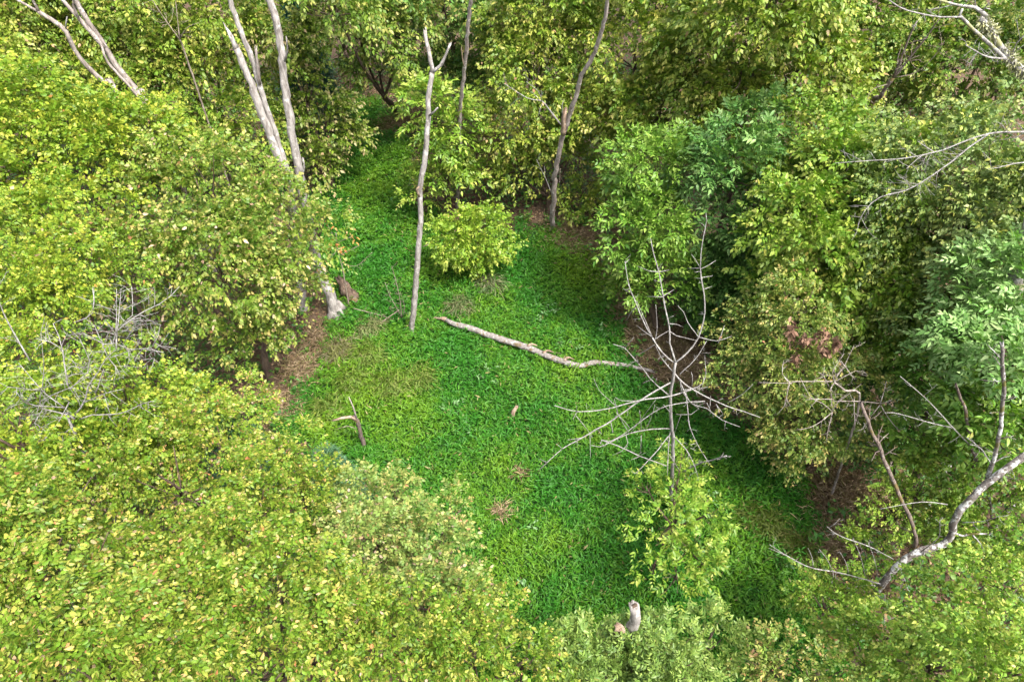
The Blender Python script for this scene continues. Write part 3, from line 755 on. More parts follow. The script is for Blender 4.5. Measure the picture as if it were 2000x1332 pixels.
def twigs_on(P, R, n, length, rng, bend=0.3, sub=2, r=None, droop=0.0):
    """Bag of fine side twigs along a branch."""
    bag = Bag()
    PP, RR = spline(P, R, .06)
    k = len(PP)
    for q in range(n):
        i = int(k * rng.uniform(.15, .98)); i = min(max(i, 1), k - 1)
        t = unit(PP[i] - PP[i - 1])
        s = unit(np.cross(t, rng.normal(size=3)))
        d = unit(t * rng.uniform(.2, .9) + s + np.array([0, 0, -droop]))
        ln = length * rng.uniform(.4, 1.2)
        e = PP[i] + d * ln; m = PP[i] + d * ln * .5 + rng.normal(size=3) * bend * ln * .25
        rr = r or max(.0035, RR[i] * .4)
        bag.add(*tube([PP[i], m, e], [rr, rr * .75, rr * .4], 4, .05, rng, .12))
        for u in range(sub):
            a = PP[i] + (e - PP[i]) * rng.uniform(.3, .9)
            e2 = a + unit(d + rng.normal(size=3) * .8) * ln * rng.uniform(.2, .5)
            bag.add(*tube([a, e2], [rr * .6, rr * .35], 3, .05, rng, .2))
    return bag


class Dead:
    def __init__(self, name, label, cat, base, seed, group=None):
        self.base = np.array(base, float); self.t = thing(name, label, cat, base, group)
        self.rng = np.random.RandomState(seed)

    def limb(self, part, P, R, mat, sides=8, rough=.1, jag=0.0, wob=.12, twigs=None, parent=None, label=None, step=.14):
        V, T = tube(P, R, sides, rough, self.rng, step, jag, wob)
        o = link(part, mesh_from(part, V - self.base, T, mat), parent or self.t)
        if label:
            o['label'] = label
        if twigs:
            n, ln = twigs[:2]
            if n:
                twigs_on(P, R, n, ln, self.rng, droop=twigs[2] if len(twigs) > 2 else 0).part('twig', mat, o, self.base)
        return o

    def px(self, part, pts, Y0, Y1, w0, w1, mat, **k):
        P = world_path(pts, Y0, Y1)
        return self.limb(part, P, px_r(P, w0, w1), mat, **k)


def gpt(px, py, dz=0.0):
    p = at_z(px, py, 0); return on_ground(p[:2], dz)


# three tall pale trunks, upper left
b = gpt(588, 598)
d = Dead('dead_snag', 'tall pale bare trunk with a flared foot in the grass', 'dead tree', gpt(655, 612), 1)
P = np.vstack([gpt(658, 618, -.2), at_y(650, 590, 13.5), world_path([(625, 530), (607, 455), (590, 380), (585, 340), (570, 260), (555, 160), (545, 70), (527, 0), (510, -70)], 13.6, 13.9)])
d.limb('trunk', P, px_r(P, 30, 19) * np.array([1.05, 1.0] + [1] * (len(P) - 2)), PALE, sides=12, rough=.09, jag=.3)
for e in [(640, 622), (668, 614), (676, 600)]:
    q = gpt(*e, .0)
    d.limb('root', [at_y(648, 585, 13.55) - [0, 0, .1], (at_y(652, 600, 13.45) + q) / 2, q - [0, 0, .08]], [.11, .1, .05], PALE, sides=7)
d.px('branch_stub', [(556, 120), (561, 100), (560, 78)], 13.7, 13.5, 8, 4, PALE, jag=.1)
d.px('branch_stub', [(587, 350), (594, 330), (592, 312)], 13.6, 13.5, 8, 5, PALE, jag=.08)
d = Dead('dead_snag', 'two stemmed pale bare trunk, one stem snapped to a point', 'dead tree', b, 2)
J = at_y(560, 350, 13.4)
P = np.vstack([b - [0, 0, .2], at_y(578, 470, 13.6), J, world_path([(545, 310), (528, 265), (505, 205), (480, 140), (462, 95)], 13.4, 13.5)])
d.limb('trunk', P, px_r(P, 30, 20), PALE, sides=10, wob=.1)
d.px('broken_tip', [(462, 96), (452, 72), (441, 52)], 13.5, 13.55, 22, 4, PALE, jag=.1, rough=.25)
d.px('stem', [(566, 345), (556, 318), (538, 262), (514, 190), (502, 150), (492, 115), (470, 60), (448, 0), (430, -60)], 13.5, 13.6, 17, 14, PALE, sides=10)
d.px('branch_stub', [(507, 165), (503, 130), (500, 98)], 13.5, 13.4, 11, 8, GREYWOOD, jag=.15)

# leaning grey snags at the far upper left
d = Dead('dead_snag', 'leaning grey snag with a forked stem, right one of the pair at the upper left', 'dead tree', on_ground(at_y(330, 300, 15.3)[:2]), 3)
P = np.vstack([on_ground(at_y(330, 300, 15.3)[:2], -.2), world_path([(290, 215), (270, 183), (243, 150), (215, 110), (190, 70), (165, 32), (148, 0), (125, -45)], 14.9, 14.7)])
d.limb('trunk', P, px_r(P, 22, 13), GREYWOOD, sides=10)
d.px('stem', [(205, 95), (180, 66), (152, 34), (125, 4), (90, -35)], 14.65, 14.5, 15, 9, GREYWOOD, sides=9)
d.px('stem', [(300, 240), (268, 188), (235, 150), (210, 122), (200, 95)], 14.7, 14.6, 10, 7, GREYWOOD, jag=.1)
d.px('branch_stub', [(152, 34), (143, 12), (146, -12)], 14.5, 14.4, 9, 6, GREYWOOD)
d = Dead('dead_snag', 'leaning brownish snag with a short pale stub, left of the pair at the upper left', 'dead tree', on_ground(at_y(300, 300, 15.5)[:2]), 4)
P = np.vstack([on_ground(at_y(300, 300, 15.5)[:2], -.2), world_path([(238, 198), (205, 162), (178, 138), (146, 98), (128, 62), (102, 40), (74, 22)], 14.8, 14.5)])
d.limb('trunk', P, px_r(P, 15, 12), GREYWOOD, sides=9)
d.px('branch', [(74, 22), (50, 10), (20, -8), (-20, -30)], 14.5, 14.3, 9, 7, GREYWOOD)
d.px('branch', [(76, 24), (66, 4), (52, -25)], 14.5, 14.4, 9, 7, GREYWOOD)
d.px('branch_stub', [(128, 62), (129, 46), (131, 33)], 14.6, 14.55, 6, 3, TWIGWOOD)
# twiggy dead top in the tree between them
d = Dead('dead_sapling', 'thin bare twiggy top standing out of the yellow green back row tree', 'dead tree', on_ground(at_y(385, 180, 16.2)[:2]), 5)
P = np.vstack([on_ground(at_y(385, 180, 16.2)[:2], -.1), world_path([(373, 138), (351, 78)], 16.0, 15.9)])
d.limb('trunk', P, px_r(P, 7, 5), TANTWIG, sides=6)
d.px('branch', [(351, 78), (322, 38), (297, 0), (280, -30)], 15.9, 15.8, 4.5, 2, TANTWIG, sides=5, twigs=(8, .5))
d.px('branch', [(351, 78), (347, 40), (343, 5)], 15.9, 16, 4, 2, TANTWIG, sides=5, twigs=(6, .4))
d.px('branch', [(351, 78), (365, 55), (388, 45)], 15.9, 15.7, 3, 1.5, TANTWIG, sides=5, twigs=(4, .3))

# forked snag in the middle
d = Dead('dead_snag', 'slender pale snag with a forked top left of the round shrub', 'dead tree', gpt(803, 648), 6)
P = np.vstack([gpt(803, 655, -.15), world_path([(804, 640), (812, 560), (818, 470), (822, 425), (820, 370), (830, 310), (836, 240), (837, 190), (844, 142)], 12.9, 13.2)])
d.limb('trunk', P, px_r(P, 17, 15), PALE, sides=10, wob=.1)
d.px('fork', [(844, 143), (842, 120), (835, 92), (830, 62)], 13.2, 13.3, 14, 9, PALE, jag=.08)
d.px('fork', [(845, 142), (862, 126), (870, 110), (879, 88)], 13.2, 13.1, 11, 7, PALE, jag=.1)
d.px('branch_stub', [(839, 226), (848, 219), (855, 211)], 13.1, 12.9, 8, 5, PALE)
d.px('branch_stub', [(826, 482), (836, 478)], 12.9, 12.8, 4, 2, RAWWOOD)
d.px('branch_stub', [(819, 385), (814, 370), (818, 366)], 12.9, 12.85, 8, 5, RAWWOOD, jag=.05)
# bare trunk behind it
d = Dead('dead_snag', 'thin straight bare trunk behind the slender young ash', 'dead tree', gpt(893, 398), 7)
P = np.vstack([gpt(893, 402, -.15), world_path([(893, 392), (899, 320), (898, 260), (899, 205), (907, 140), (912, 90), (914, 55), (919, 0), (924, -60)], 18.5, 16.4)])
d.limb('trunk', P, px_r(P, 12, 11), GREYWOOD, sides=8, wob=.2)
d.px('branch_stub', [(906, 130), (903, 112), (901, 92)], 17.2, 17.0, 4, 2, RAWWOOD)
# crooked brown trunk
d = Dead('dead_snag', 'crooked grey trunk with a broken stub and pale twigs at its fork', 'dead tree', gpt(1078, 440), 8)
P = np.vstack([gpt(1078, 446, -.15), world_path([(1080, 405), (1085, 340), (1095, 285), (1108, 240), (1122, 195), (1140, 140), (1158, 110), (1172, 72), (1182, 35), (1186, 0), (1190, -50)], 17.1, 15.0)])
d.limb('trunk', P, px_r(P, 16, 10), GREYWOOD, sides=9, wob=.2)
d.px('broken_stub', [(1100, 262), (1100, 240), (1102, 222)], 16.35, 16.2, 17, 12, RAWWOOD, jag=.2)
d.px('branch', [(1095, 243), (1072, 214), (1058, 198), (1030, 192), (985, 164)], 16.2, 15.8, 6, 2, TWIGWOOD, sides=5, twigs=(6, .4))
d.px('branch', [(1058, 198), (1052, 180), (1028, 160)], 16.0, 15.7, 3, 1.5, TWIGWOOD, sides=5, twigs=(3, .25))
d.px('branch', [(1098, 228), (1098, 205), (1100, 198)], 16.2, 16.1, 3, 2, TWIGWOOD, sides=5)
d.px('branch', [(1076, 375), (1066, 350), (1048, 312)], 16.4, 16.0, 4, 1.5, TWIGWOOD, sides=5, twigs=(3, .3))
d.px('branch', [(1093, 360), (1094, 330)], 16.6, 16.5, 3, 2, TANTWIG, sides=5)

# forked brown dead branches, right of the back row
d = Dead('dead_snag', 'forked brown dead stem with fine twigs, behind the tall yellow tipped tree', 'dead tree', on_ground(at_y(1660, 330, 14.7)[:2]), 9)
P = np.vstack([on_ground(at_y(1660, 330, 14.7)[:2], -.15), world_path([(1688, 238), (1718, 190), (1745, 152)], 14.4, 14.0)])
d.limb('trunk', P, px_r(P, 15, 11), MOSSBARK, sides=8)
d.px('branch', [(1745, 152), (1762, 110), (1775, 75), (1791, 42)], 14.0, 13.8, 9, 5, MOSSBARK, sides=6, twigs=(6, .5))
d.px('branch', [(1746, 152), (1780, 110), (1810, 72), (1836, 35)], 14.0, 13.7, 8, 4, MOSSBARK, sides=6, twigs=(8, .5))
d.px('branch', [(1748, 152), (1790, 142), (1825, 110), (1845, 80)], 14.0, 13.5, 4, 2, TANTWIG, sides=5, twigs=(6, .4))
d.px('branch', [(1733, 165), (1700, 180), (1685, 235)], 14.0, 13.7, 3, 2, TANTWIG, sides=5, twigs=(4, .3))
d.px('branch_stub', [(1662, 236), (1664, 215), (1668, 195)], 13.8, 13.8, 7, 5, TANTWIG, jag=.1)
d.px('branch', [(1715, 300), (1738, 262), (1755, 233)], 13.6, 13.5, 6, 4, TANTWIG, sides=6)

# lichen hung dead tree at the right edge: its trunk stands just outside the frame
tb = on_ground((9.4, 8.6))
d = Dead('dead_tree', 'lichen hung dead tree whose crooked limb reaches in at the top right corner', 'dead tree', tb, 10)
hub = at_y(2080, 240, 9.0)
d.limb('trunk', [tb - [0, 0, .2], tb * .5 + hub * .5 + [.15, 0, 0], hub], [.2, .17, .13], TOPBARK, sides=10)
main = [(2080, 240), (2030, 175), (1985, 128), (1955, 92), (1938, 62), (1915, 35)]
m = d.px('limb', main, 9.0, 9.2, 26, 15, TOPBARK, sides=9)
d.px('limb', [(1985, 128), (1960, 112), (1935, 88), (1900, 58), (1875, 30), (1880, 18)], 9.1, 9.0, 12, 8, TOPBARK, sides=8)
d.px('limb', [(1938, 62), (1925, 30), (1905, 15), (1880, 12), (1850, 5), (1800, -8)], 9.2, 9.2, 12, 6, TOPBARK, sides=8, twigs=(5, .3))
d.px('branch', [(1880, 34), (1840, 34), (1790, 26), (1755, 14), (1735, 0), (1728, -15)], 9.0, 8.8, 6, 3, TWIGWOOD, sides=6, twigs=(6, .3))
d.px('branch', [(1965, 115), (1930, 112), (1905, 100), (1885, 88)], 9.0, 8.7, 7, 3, TWIGWOOD, sides=6, twigs=(14, .22))
d.px('branch', [(1975, 120), (1985, 85), (2010, 60)], 9.1, 9, 5, 3, TWIGWOOD, sides=6, twigs=(10, .25))
hub2 = at_y(2080, 255, 8.9)
d.px('branch', [(2080, 262), (2000, 258), (1930, 262), (1870, 282), (1840, 294), (1770, 309), (1700, 314), (1630, 319)], 9.0, 8.5, 7, 2, TWIGWOOD, sides=6, twigs=(26, .35))
d.px('branch', [(1930, 263), (1890, 290), (1860, 315), (1810, 350), (1770, 372), (1720, 385), (1690, 410), (1675, 440)], 8.9, 8.2, 6, 2, TWIGWOOD, sides=6, twigs=(34, .35))
d.px('branch', [(1825, 298), (1805, 285), (1792, 276)], 8.8, 8.7, 4, 2, TWIGWOOD, sides=5)
d.px('branch', [(1830, 296), (1800, 305), (1770, 330)], 8.8, 8.4, 4, 2, TWIGWOOD, sides=5, twigs=(12, .3))
d.px('branch', [(2080, 330), (2000, 318), (1950, 328), (1930, 330)], 8.8, 8.5, 5, 2, TWIGWOOD, sides=5, twigs=(8, .3))
# tufts of beard lichen on its limb
rng = np.random.RandomState(3)
P, R = spline(world_path(main, 9.0, 9.2), np.full(len(main), .07), .02)
k = 2600
i = rng.randint(0, len(P), k)
keep = vnoise(P[i], .35, 9) > -.15
i = i[keep]; k = len(i)
dr = unit(rng.normal(size=(k, 3)))
L = dict(pos=P[i] + dr * .05 - d.base, d=unit(dr + [0, 0, -.25]), n=rng.normal(size=(k, 3)), s=rng.uniform(.03, .075, k), w=np.full(k, .35), c=np.array([(.2, .2, .09), (.26, .26, .14), (.3, .31, .2)])[rng.randint(0, 3, k)])
V, T, C = leaves_mesh(L, np.zeros(3), LT2)
o = link('lichen', mesh_from('lichen', V, T, LITTER, C), d.t); o['kind'] = 'stuff'

# skeletal dead tree, right of the log
zx = lambda pts: [(1050 + x * .3753, 430 + y * .3753) for x, y in pts]
sb = gpt(1311, 985)
d = Dead('dead_tree', 'skeletal pale dead tree with bare spreading branches at the right of the fallen log', 'dead tree', sb, 11)
Yb = float(sb[1])
P = np.vstack([sb - [0, 0, .15], world_path(zx([(700, 1330), (705, 1150), (692, 1000), (692, 920), (705, 830), (718, 740)]), Yb, Yb)])
d.limb('trunk', P, px_r(P, 11.5, 8.9), TWIGWOOD, sides=8, wob=.15)
SK = [([(718, 740), (690, 640), (685, 560), (660, 440), (630, 270), (600, 160), (588, 95)], .7, 6.5, 2.2, [[(630, 270), (580, 265), (520, 240)], [(630, 270), (685, 260)], [(650, 400), (570, 398)], [(655, 395), (710, 362)], [(690, 580), (720, 600), (830, 627)], [(688, 540), (720, 542), (755, 556)]]),
      ([(718, 740), (780, 690), (838, 610), (870, 480), (860, 350), (847, 250), (855, 130), (880, 0), (876, -35)], .6, 6.5, 2, [[(847, 250), (780, 252)], [(847, 248), (820, 205), (800, 178)], [(847, 255), (885, 238), (928, 210)], [(852, 300), (910, 290)], [(856, 305), (815, 302)], [(838, 610), (780, 530), (760, 480), (730, 445)], [(838, 608), (930, 628), (1010, 605)], [(940, 640), (958, 590), (972, 548)], [(866, 490), (836, 490)], [(866, 360), (908, 345)]]),
      ([(718, 745), (650, 690), (600, 620), (550, 530), (515, 440), (475, 340), (455, 215)], .7, 6, 2, [[(598, 610), (570, 545), (515, 420)], [(512, 455), (482, 485), (462, 527)], [(610, 630), (622, 560), (615, 440)], [(600, 628), (640, 600), (685, 575)], [(608, 648), (560, 680), (500, 712)], [(592, 605), (550, 575), (515, 548)], [(458, 222), (478, 204)]]),
      ([(705, 790), (665, 745), (640, 710), (615, 655)], -.1, 4, 2, []),
      ([(690, 918), (600, 840), (520, 740), (445, 660), (393, 645)], -.3, 4.5, 2, [[(450, 668), (475, 640), (500, 610)], [(612, 850), (620, 822)], [(525, 745), (520, 728)]]),
      ([(800, 880), (690, 915), (520, 940), (350, 985), (205, 995), (130, 978), (88, 965)], -.75, 5.5, 2.5, [[(205, 995), (185, 1035)], [(200, 1018), (240, 1065), (270, 1105)], [(405, 965), (350, 915), (320, 885), (292, 825)], [(520, 940), (440, 940), (405, 922)], [(205, 995), (203, 965)]]),
      ([(692, 845), (560, 920), (420, 1020), (270, 1110), (130, 1190), (50, 1260), (8, 1300)], -.95, 6, 2.5, [[(130, 1190), (98, 1163)], [(240, 1130), (200, 1138), (155, 1143)], [(50, 1262), (12, 1243)], [(272, 1110), (275, 1240)], [(310, 1088), (333, 1112)], [(420, 1020), (400, 930)], [(380, 1045), (392, 1105)]]),
      ([(688, 1085), (560, 1092), (450, 1120), (380, 1155), (320, 1180), (280, 1172)], -.6, 4, 2, [[(480, 1110), (520, 1060), (615, 935)], [(560, 1092), (590, 1030), (610, 960)], [(460, 1120), (470, 1160), (440, 1200), (390, 1224)], [(540, 1095), (533, 1010), (530, 990)]]),
      ([(870, 942), (760, 950), (640, 978), (560, 1030), (460, 1105), (380, 1150), (330, 1145)], -.5, 4, 2, [[(640, 978), (655, 960), (690, 1000)], [(470, 1100), (430, 1030), (410, 1000)], [(480, 1080), (450, 1045), (425, 1020)]]),
      ([(330, 1143), (420, 1175), (520, 1222), (670, 1278)], -.4, 4, 3.2, [[(540, 1120), (535, 1208)], [(535, 1228), (488, 1246)], [(335, 1143), (325, 1165)]]),
      ([(715, 800), (760, 850), (850, 905), (980, 965), (1070, 995), (1158, 1026)], -.4, 6, 2.5, [[(985, 952), (1060, 910), (1122, 853)], [(900, 930), (898, 965)], [(930, 960), (960, 1000)], [(745, 835), (750, 890), (810, 960), (840, 980), (800, 1010), (720, 1010)]]),
      ([(770, 900), (800, 955), (880, 980), (960, 1040), (1052, 1074)], -.5, 4, 2, [[(895, 985), (900, 915)], [(930, 955), (945, 1005)], [(880, 950), (905, 1000)]]),
      ([(745, 885), (800, 878), (860, 850), (876, 800), (870, 714)], .2, 4, 2, [[(802, 870), (806, 815), (800, 790)], [(820, 880), (832, 920)], [(830, 880), (885, 868)]]),
      ([(740, 802), (790, 755), (835, 705), (880, 628)], .2, 3.5, 2, []),
      ([(738, 830), (775, 930), (790, 1070), (840, 1180), (897, 1272)], -.7, 4, 2, [[(830, 1160), (795, 1168)], [(825, 1200), (795, 1185)]]),
      ([(692, 1110), (650, 1165), (600, 1225), (510, 1318)], -.7, 4, 2, [[(645, 1175), (640, 1140)]]),
      ([(705, 1120), (770, 1190), (810, 1260), (832, 1325)], -.6, 3.5, 2, [[(715, 1100), (745, 1015)]]),
      ([(690, 1100), (680, 1200), (675, 1330)], -.5, 3.5, 2.5, []),
      ([(750, 1312), (830, 1270), (910, 1248), (982, 1224)], -.5, 5, 5, [[(685, 1220), (740, 1305)], [(765, 1308), (820, 1275)]])]
for pts, dY, w0, w1, tw in SK:
    P = world_path(zx(pts), Yb, Yb + dY)
    o = d.limb('branch', P, px_r(P, w0, w1), TWIGWOOD, sides=6, twigs=(7, .13), wob=.25)
    for tp in tw:
        # a twig starts on the branch: take its distance there
        q = P[np.argmin(np.hypot(*(np.array(project(P)[:2]).T - zx(tp[:1])[0]).T))]
        PT = world_path(zx(tp), q[1], q[1] + dY * .25)
        d.limb('twig', PT, px_r(PT, max(2.4, w0 * .5), 1.6), TWIGWOOD, sides=5, parent=o, wob=.2)

# fallen log
lp = [(872, 628), (890, 637), (920, 648), (970, 668), (1030, 690), (1060, 705), (1100, 720), (1130, 727), (1160, 717), (1220, 716), (1270, 728)]
P = np.array([gpt(x, y, .17 + .02 * math.sin(i)) for i, (x, y) in enumerate(lp)])
d = Dead('fallen_log', 'long thin fallen log with flaking bark lying across the green grass', 'log', P[0] - [0, 0, .15], 12)
lw = np.array([11, 14, 16, 16, 16, 15, 15, 15, 13, 11, 7]) * 0.78
d.limb('trunk', P, lw * project(P)[2] / F / 2, LOGBARK, sides=12, rough=.05, jag=.2, wob=.05)
d.px('twig', [(1058, 698), (1075, 688), (1100, 692), (1115, 699)], P[5][1], P[5][1] + .2, 2, 1.2, TANTWIG, sides=4)
V, T = tube([P[0], P[0] + [-.2, .12, -.05], P[0] + [-.42, .2, -.12]], [.07, .04, .015], 6, .3, d.rng, .1)
link('broken_end', mesh_from('broken_end', V - d.base, T, RAWWOOD), d.t)
for i in (4, 5, 6):
    V, T = tube([P[i] + [0, -.02, .05], P[i] + [.1, .03, .11], P[i] + [.25, .0, .07]], [.035, .03, .012], 6, .3, d.rng, .08)
    link('loose_bark', mesh_from('loose_bark', V - d.base, T, RAWWOOD), d.t)

# crooked stump with a dead arm, left part of the clearing
d = Dead('dead_stump', 'small crooked stump with a pinkish bent arm and a thin twig', 'stump', gpt(708, 868), 13)
Yq = float(d.base[1])
P = np.vstack([gpt(710, 870, -.1), world_path([(704, 845), (697, 822), (688, 814)], Yq, Yq)])
d.limb('trunk', P, px_r(P, 13, 12), MOSSBARK, sides=8, rough=.2)
d.px('arm', [(695, 820), (685, 814), (668, 816), (653, 820)], Yq, Yq - .15, 11, 7, RAWWOOD, rough=.2, jag=.08)
d.px('branch', [(696, 816), (690, 795), (681, 775)], Yq, Yq + .15, 6, 3, GREYWOOD, sides=6)
d.px('twig', [(696, 838), (680, 832), (655, 839)], Yq, Yq - .1, 3, 2, TANTWIG, sides=5)
# little cut stub
d = Dead('dead_stump', 'tiny tan stub standing alone in the middle of the grass', 'stump', gpt(1002, 820), 14)
P = np.vstack([gpt(1001, 824, -.05), gpt(1003, 818, .2), gpt(1008, 818, .36)])
d.limb('trunk', P, [.055, .05, .04], RAWWOOD, sides=8, jag=.06)
# rotten stump by the flared foot
d = Dead('dead_stump', 'low rotten reddish stump beside the flared foot of the pale trunk', 'stump', gpt(685, 585), 15)
d.limb('trunk', [gpt(688, 585, -.1), gpt(682, 580, .2), gpt(668, 572, .42)], [.2, .17, .06], BROWNBARK, sides=9, rough=.25, jag=.15)
d.limb('root', [gpt(690, 588, .1), gpt(700, 590, -.02)], [.1, .05], MOSSBARK, sides=7)

# broken grey stub at the bottom
tb = on_ground(at_y(1225, 1265, 3.62)[:2])
d = Dead('broken_snag', 'broken grey stub with a hollow upright end and a splintered side, bottom centre', 'dead tree', tb, 16)
P = np.vstack([tb - [0, 0, .2], world_path([(1216, 1262), (1219, 1240), (1235, 1224)], 3.62, 3.58)])
d.limb('trunk', P, px_r(P, 42, 40), PALE, sides=12, rough=.1)
d.px('upright_end', [(1232, 1228), (1242, 1212), (1241, 1195), (1240, 1183)], 3.58, 3.56, 36, 29, PALE, sides=12, rough=.12, jag=.05)
d.px('hollow', [(1240, 1187), (1240, 1183)], 3.555, 3.555, 18, 18, BROWNBARK, sides=10)
d.px('splintered_side', [(1218, 1243), (1210, 1230), (1207, 1221)], 3.58, 3.56, 34, 24, RAWWOOD, sides=9, rough=.3, jag=.08)

# lichen covered leaning tree, lower right
tb = on_ground(at_y(1700, 1165, 4.75)[:2])
d = Dead('dead_tree', 'lichen speckled leaning trunk with bare limbs at the lower right', 'dead tree', tb, 17)
P = np.vstack([tb - [0, 0, .15], world_path([(1720, 1145), (1745, 1112), (1770, 1092), (1800, 1074), (1830, 1068), (1855, 1050), (1868, 1010), (1885, 985), (1925, 945), (1960, 918), (2000, 893), (2060, 855)], 4.9, 5.8)])
R = px_r(P, 20, 20)
d.limb('trunk', P, R, LICHENBARK, sides=12, wob=.1)
d.px('limb', [(1786, 1082), (1787, 1045), (1775, 1005), (1755, 965), (1738, 925), (1720, 880), (1700, 835), (1682, 790)], 5.2, 5.9, 12, 10, MOSSBARK, sides=9, twigs=(10, .25), wob=.2, jag=.05)
d.px('limb', [(1928, 940), (1935, 915), (1945, 880), (1955, 830), (1960, 770), (1958, 720), (1957, 672)], 5.6, 6.0, 13, 10, LICHENBARK, sides=9, twigs=(8, .25), wob=.2, jag=.05)
d.px('limb', [(1862, 1040), (1880, 1046), (1900, 1042), (1923, 1042)], 5.4, 5.3, 8, 5, LICHENBARK, sides=7, jag=.05)
d.px('branch', [(1900, 1045), (1915, 1062), (1925, 1085), (1937, 1112)], 5.3, 5.1, 5, 3, TWIGWOOD, sides=6)
d.px('branch', [(1722, 1140), (1700, 1134), (1640, 1118), (1590, 1110), (1560, 1098), (1525, 1078), (1503, 1063)], 4.9, 4.7, 5, 2, TWIGWOOD, sides=6, twigs=(5, .12), wob=.25)
for a, e in [((1565, 1100), (1502, 1070)), ((1588, 1108), (1578, 1070)), ((1625, 1113), (1600, 1072)), ((1657, 1118), (1640, 1077)), ((1690, 1126), (1666, 1050)), ((1626, 1113), (1624, 1138)), ((1715, 1128), (1696, 1060))]:
    d.px('branch', [a, ((a[0] + e[0]) / 2 + 3, (a[1] + e[1]) / 2), e], 4.8, 4.75, 3, 1.5, TWIGWOOD, sides=5, twigs=(2, .06))
d.px('branch', [(1745, 1092), (1700, 1068), (1650, 1050), (1630, 1040), (1615, 1028)], 5.0, 4.8, 4, 2, TWIGWOOD, sides=6, twigs=(8, .2))
for a, m_, e in [((1760, 1110), (1760, 1140), (1748, 1205)), ((1722, 1150), (1690, 1165), (1670, 1225)), ((1722, 1150), (1700, 1142), (1655, 1148)), ((1805, 1075), (1800, 1100), (1768, 1130)), ((1805, 1075), (1835, 1085), (1850, 1100)), ((1800, 1076), (1832, 1050), (1836, 1014)), ((1758, 1112), (1770, 1140), (1775, 1160)), ((1880, 1020), (1920, 1018), (1950, 1008)), ((1850, 985), (1800, 980), (1718, 994)), ((1728, 1160), (1728, 1220), (1740, 1332))]:
    d.px('branch', [a, m_, e], 5.05, 4.9, 4, 1.8, TWIGWOOD, sides=5, twigs=(4, .12))
d.px('branch', [(2000, 900), (1975, 915), (1960, 922), (1955, 940)], 5.7, 5.5, 4, 2, TWIGWOOD, sides=5, twigs=(8, .2))
d.px('branch', [(1935, 905), (1915, 875), (1895, 868)], 5.6, 5.4, 4, 2, TWIGWOOD, sides=5, twigs=(8, .2))
# second trunk at the right edge
tb = on_ground(at_y(1925, 1050, 6.4)[:2])
d = Dead('dead_tree', 'short lichen speckled trunk leaning out of the right edge behind the larger leaning trunk', 'dead tree', tb, 18)
P = np.vstack([tb - [0, 0, .15], world_path([(1955, 1012), (1978, 985), (2000, 962), (2060, 900)], 6.2, 6.5)])
d.limb('trunk', P, px_r(P, 15, 16), LICHENBARK, sides=10)
d.px('branch', [(1940, 1030), (1936, 1000), (1932, 965)], 6.3, 6.2, 8, 7, LICHENBARK, sides=8)
# reddish dead stick
tb = on_ground(at_y(1903, 960, 6.7)[:2])
d = Dead('dead_snag', 'reddish brown dead stick snapped at the top, left of the upright lichen limb', 'dead tree', tb, 19)
P = np.vstack([tb - [0, 0, .15], world_path([(1898, 925), (1895, 870), (1888, 815), (1878, 780), (1867, 754)], 6.6, 6.4)])
d.limb('trunk', P, px_r(P, 12, 8), MOSSBARK, sides=8, jag=.12, wob=.2)
d.px('branch', [(1893, 868), (1862, 836), (1840, 812), (1810, 780), (1770, 745), (1758, 735)], 6.4, 6.2, 5, 2, TWIGWOOD, sides=6, twigs=(6, .25))
d.px('branch', [(1862, 836), (1815, 825), (1770, 812), (1745, 806), (1728, 806)], 6.4, 6.2, 4, 2, TWIGWOOD, sides=6, twigs=(6, .2))

# tangle of dead twigs before the rusty tipped tree
zk = lambda pts: [(1300 + x / 2.853, 433 + y / 2.853) for x, y in pts]
tb = on_ground(at_y(1690, 860, 7.9)[:2])
d = Dead('dead_sapling', 'grey tangle of bare twigs in front of the rusty tipped tree', 'dead tree', tb, 20)
P = np.vstack([tb - [0, 0, .1], world_path(zk([(1080, 1015), (1000, 940), (940, 893)]), 7.6, 7.5)])
d.limb('trunk', P, px_r(P, 8, 6), GREYWOOD, sides=7)
for pts, dY in [([(940, 893), (930, 840), (995, 735)], .3), ([(930, 870), (980, 830), (1050, 690)], .2), ([(910, 920), (880, 860), (850, 840)], -.2), ([(975, 775), (1010, 820), (1055, 880)], -.2), ([(940, 895), (920, 930), (930, 1060)], -.3), ([(930, 1060), (840, 1130), (750, 1160)], -.3), ([(930, 1060), (870, 1010), (810, 980), (750, 870)], .1),
                ([(930, 1060), (960, 1010), (1090, 905)], .1), ([(930, 990), (860, 988), (780, 992)], -.1), ([(930, 1060), (905, 1160), (895, 1230)], -.3), ([(1195, 1012), (1080, 1000), (960, 1000), (930, 1000)], -.1), ([(1195, 1015), (1215, 950), (1230, 890)], .2), ([(1195, 1020), (1140, 1090), (1080, 1180)], -.2), ([(1200, 1025), (1240, 1090), (1300, 1160), (1335, 1150)], -.2),
                ([(1195, 1015), (1230, 1005), (1262, 990)], 0), ([(930, 890), (730, 890), (690, 900), (520, 896)], -.2), ([(690, 905), (660, 1030), (625, 1070)], -.2), ([(940, 893), (960, 850), (1000, 800)], .3), ([(940, 893), (1000, 860), (1060, 830)], .1), ([(700, 905), (650, 850), (660, 770)], .2), ([(1050, 985), (1052, 1080), (1055, 1160)], -.2)]:
    d.px('branch', zk(pts), 7.5, 7.5 + dY, 3.6, 1.6, GREYWOOD, sides=5, twigs=(5, .22), wob=.25)

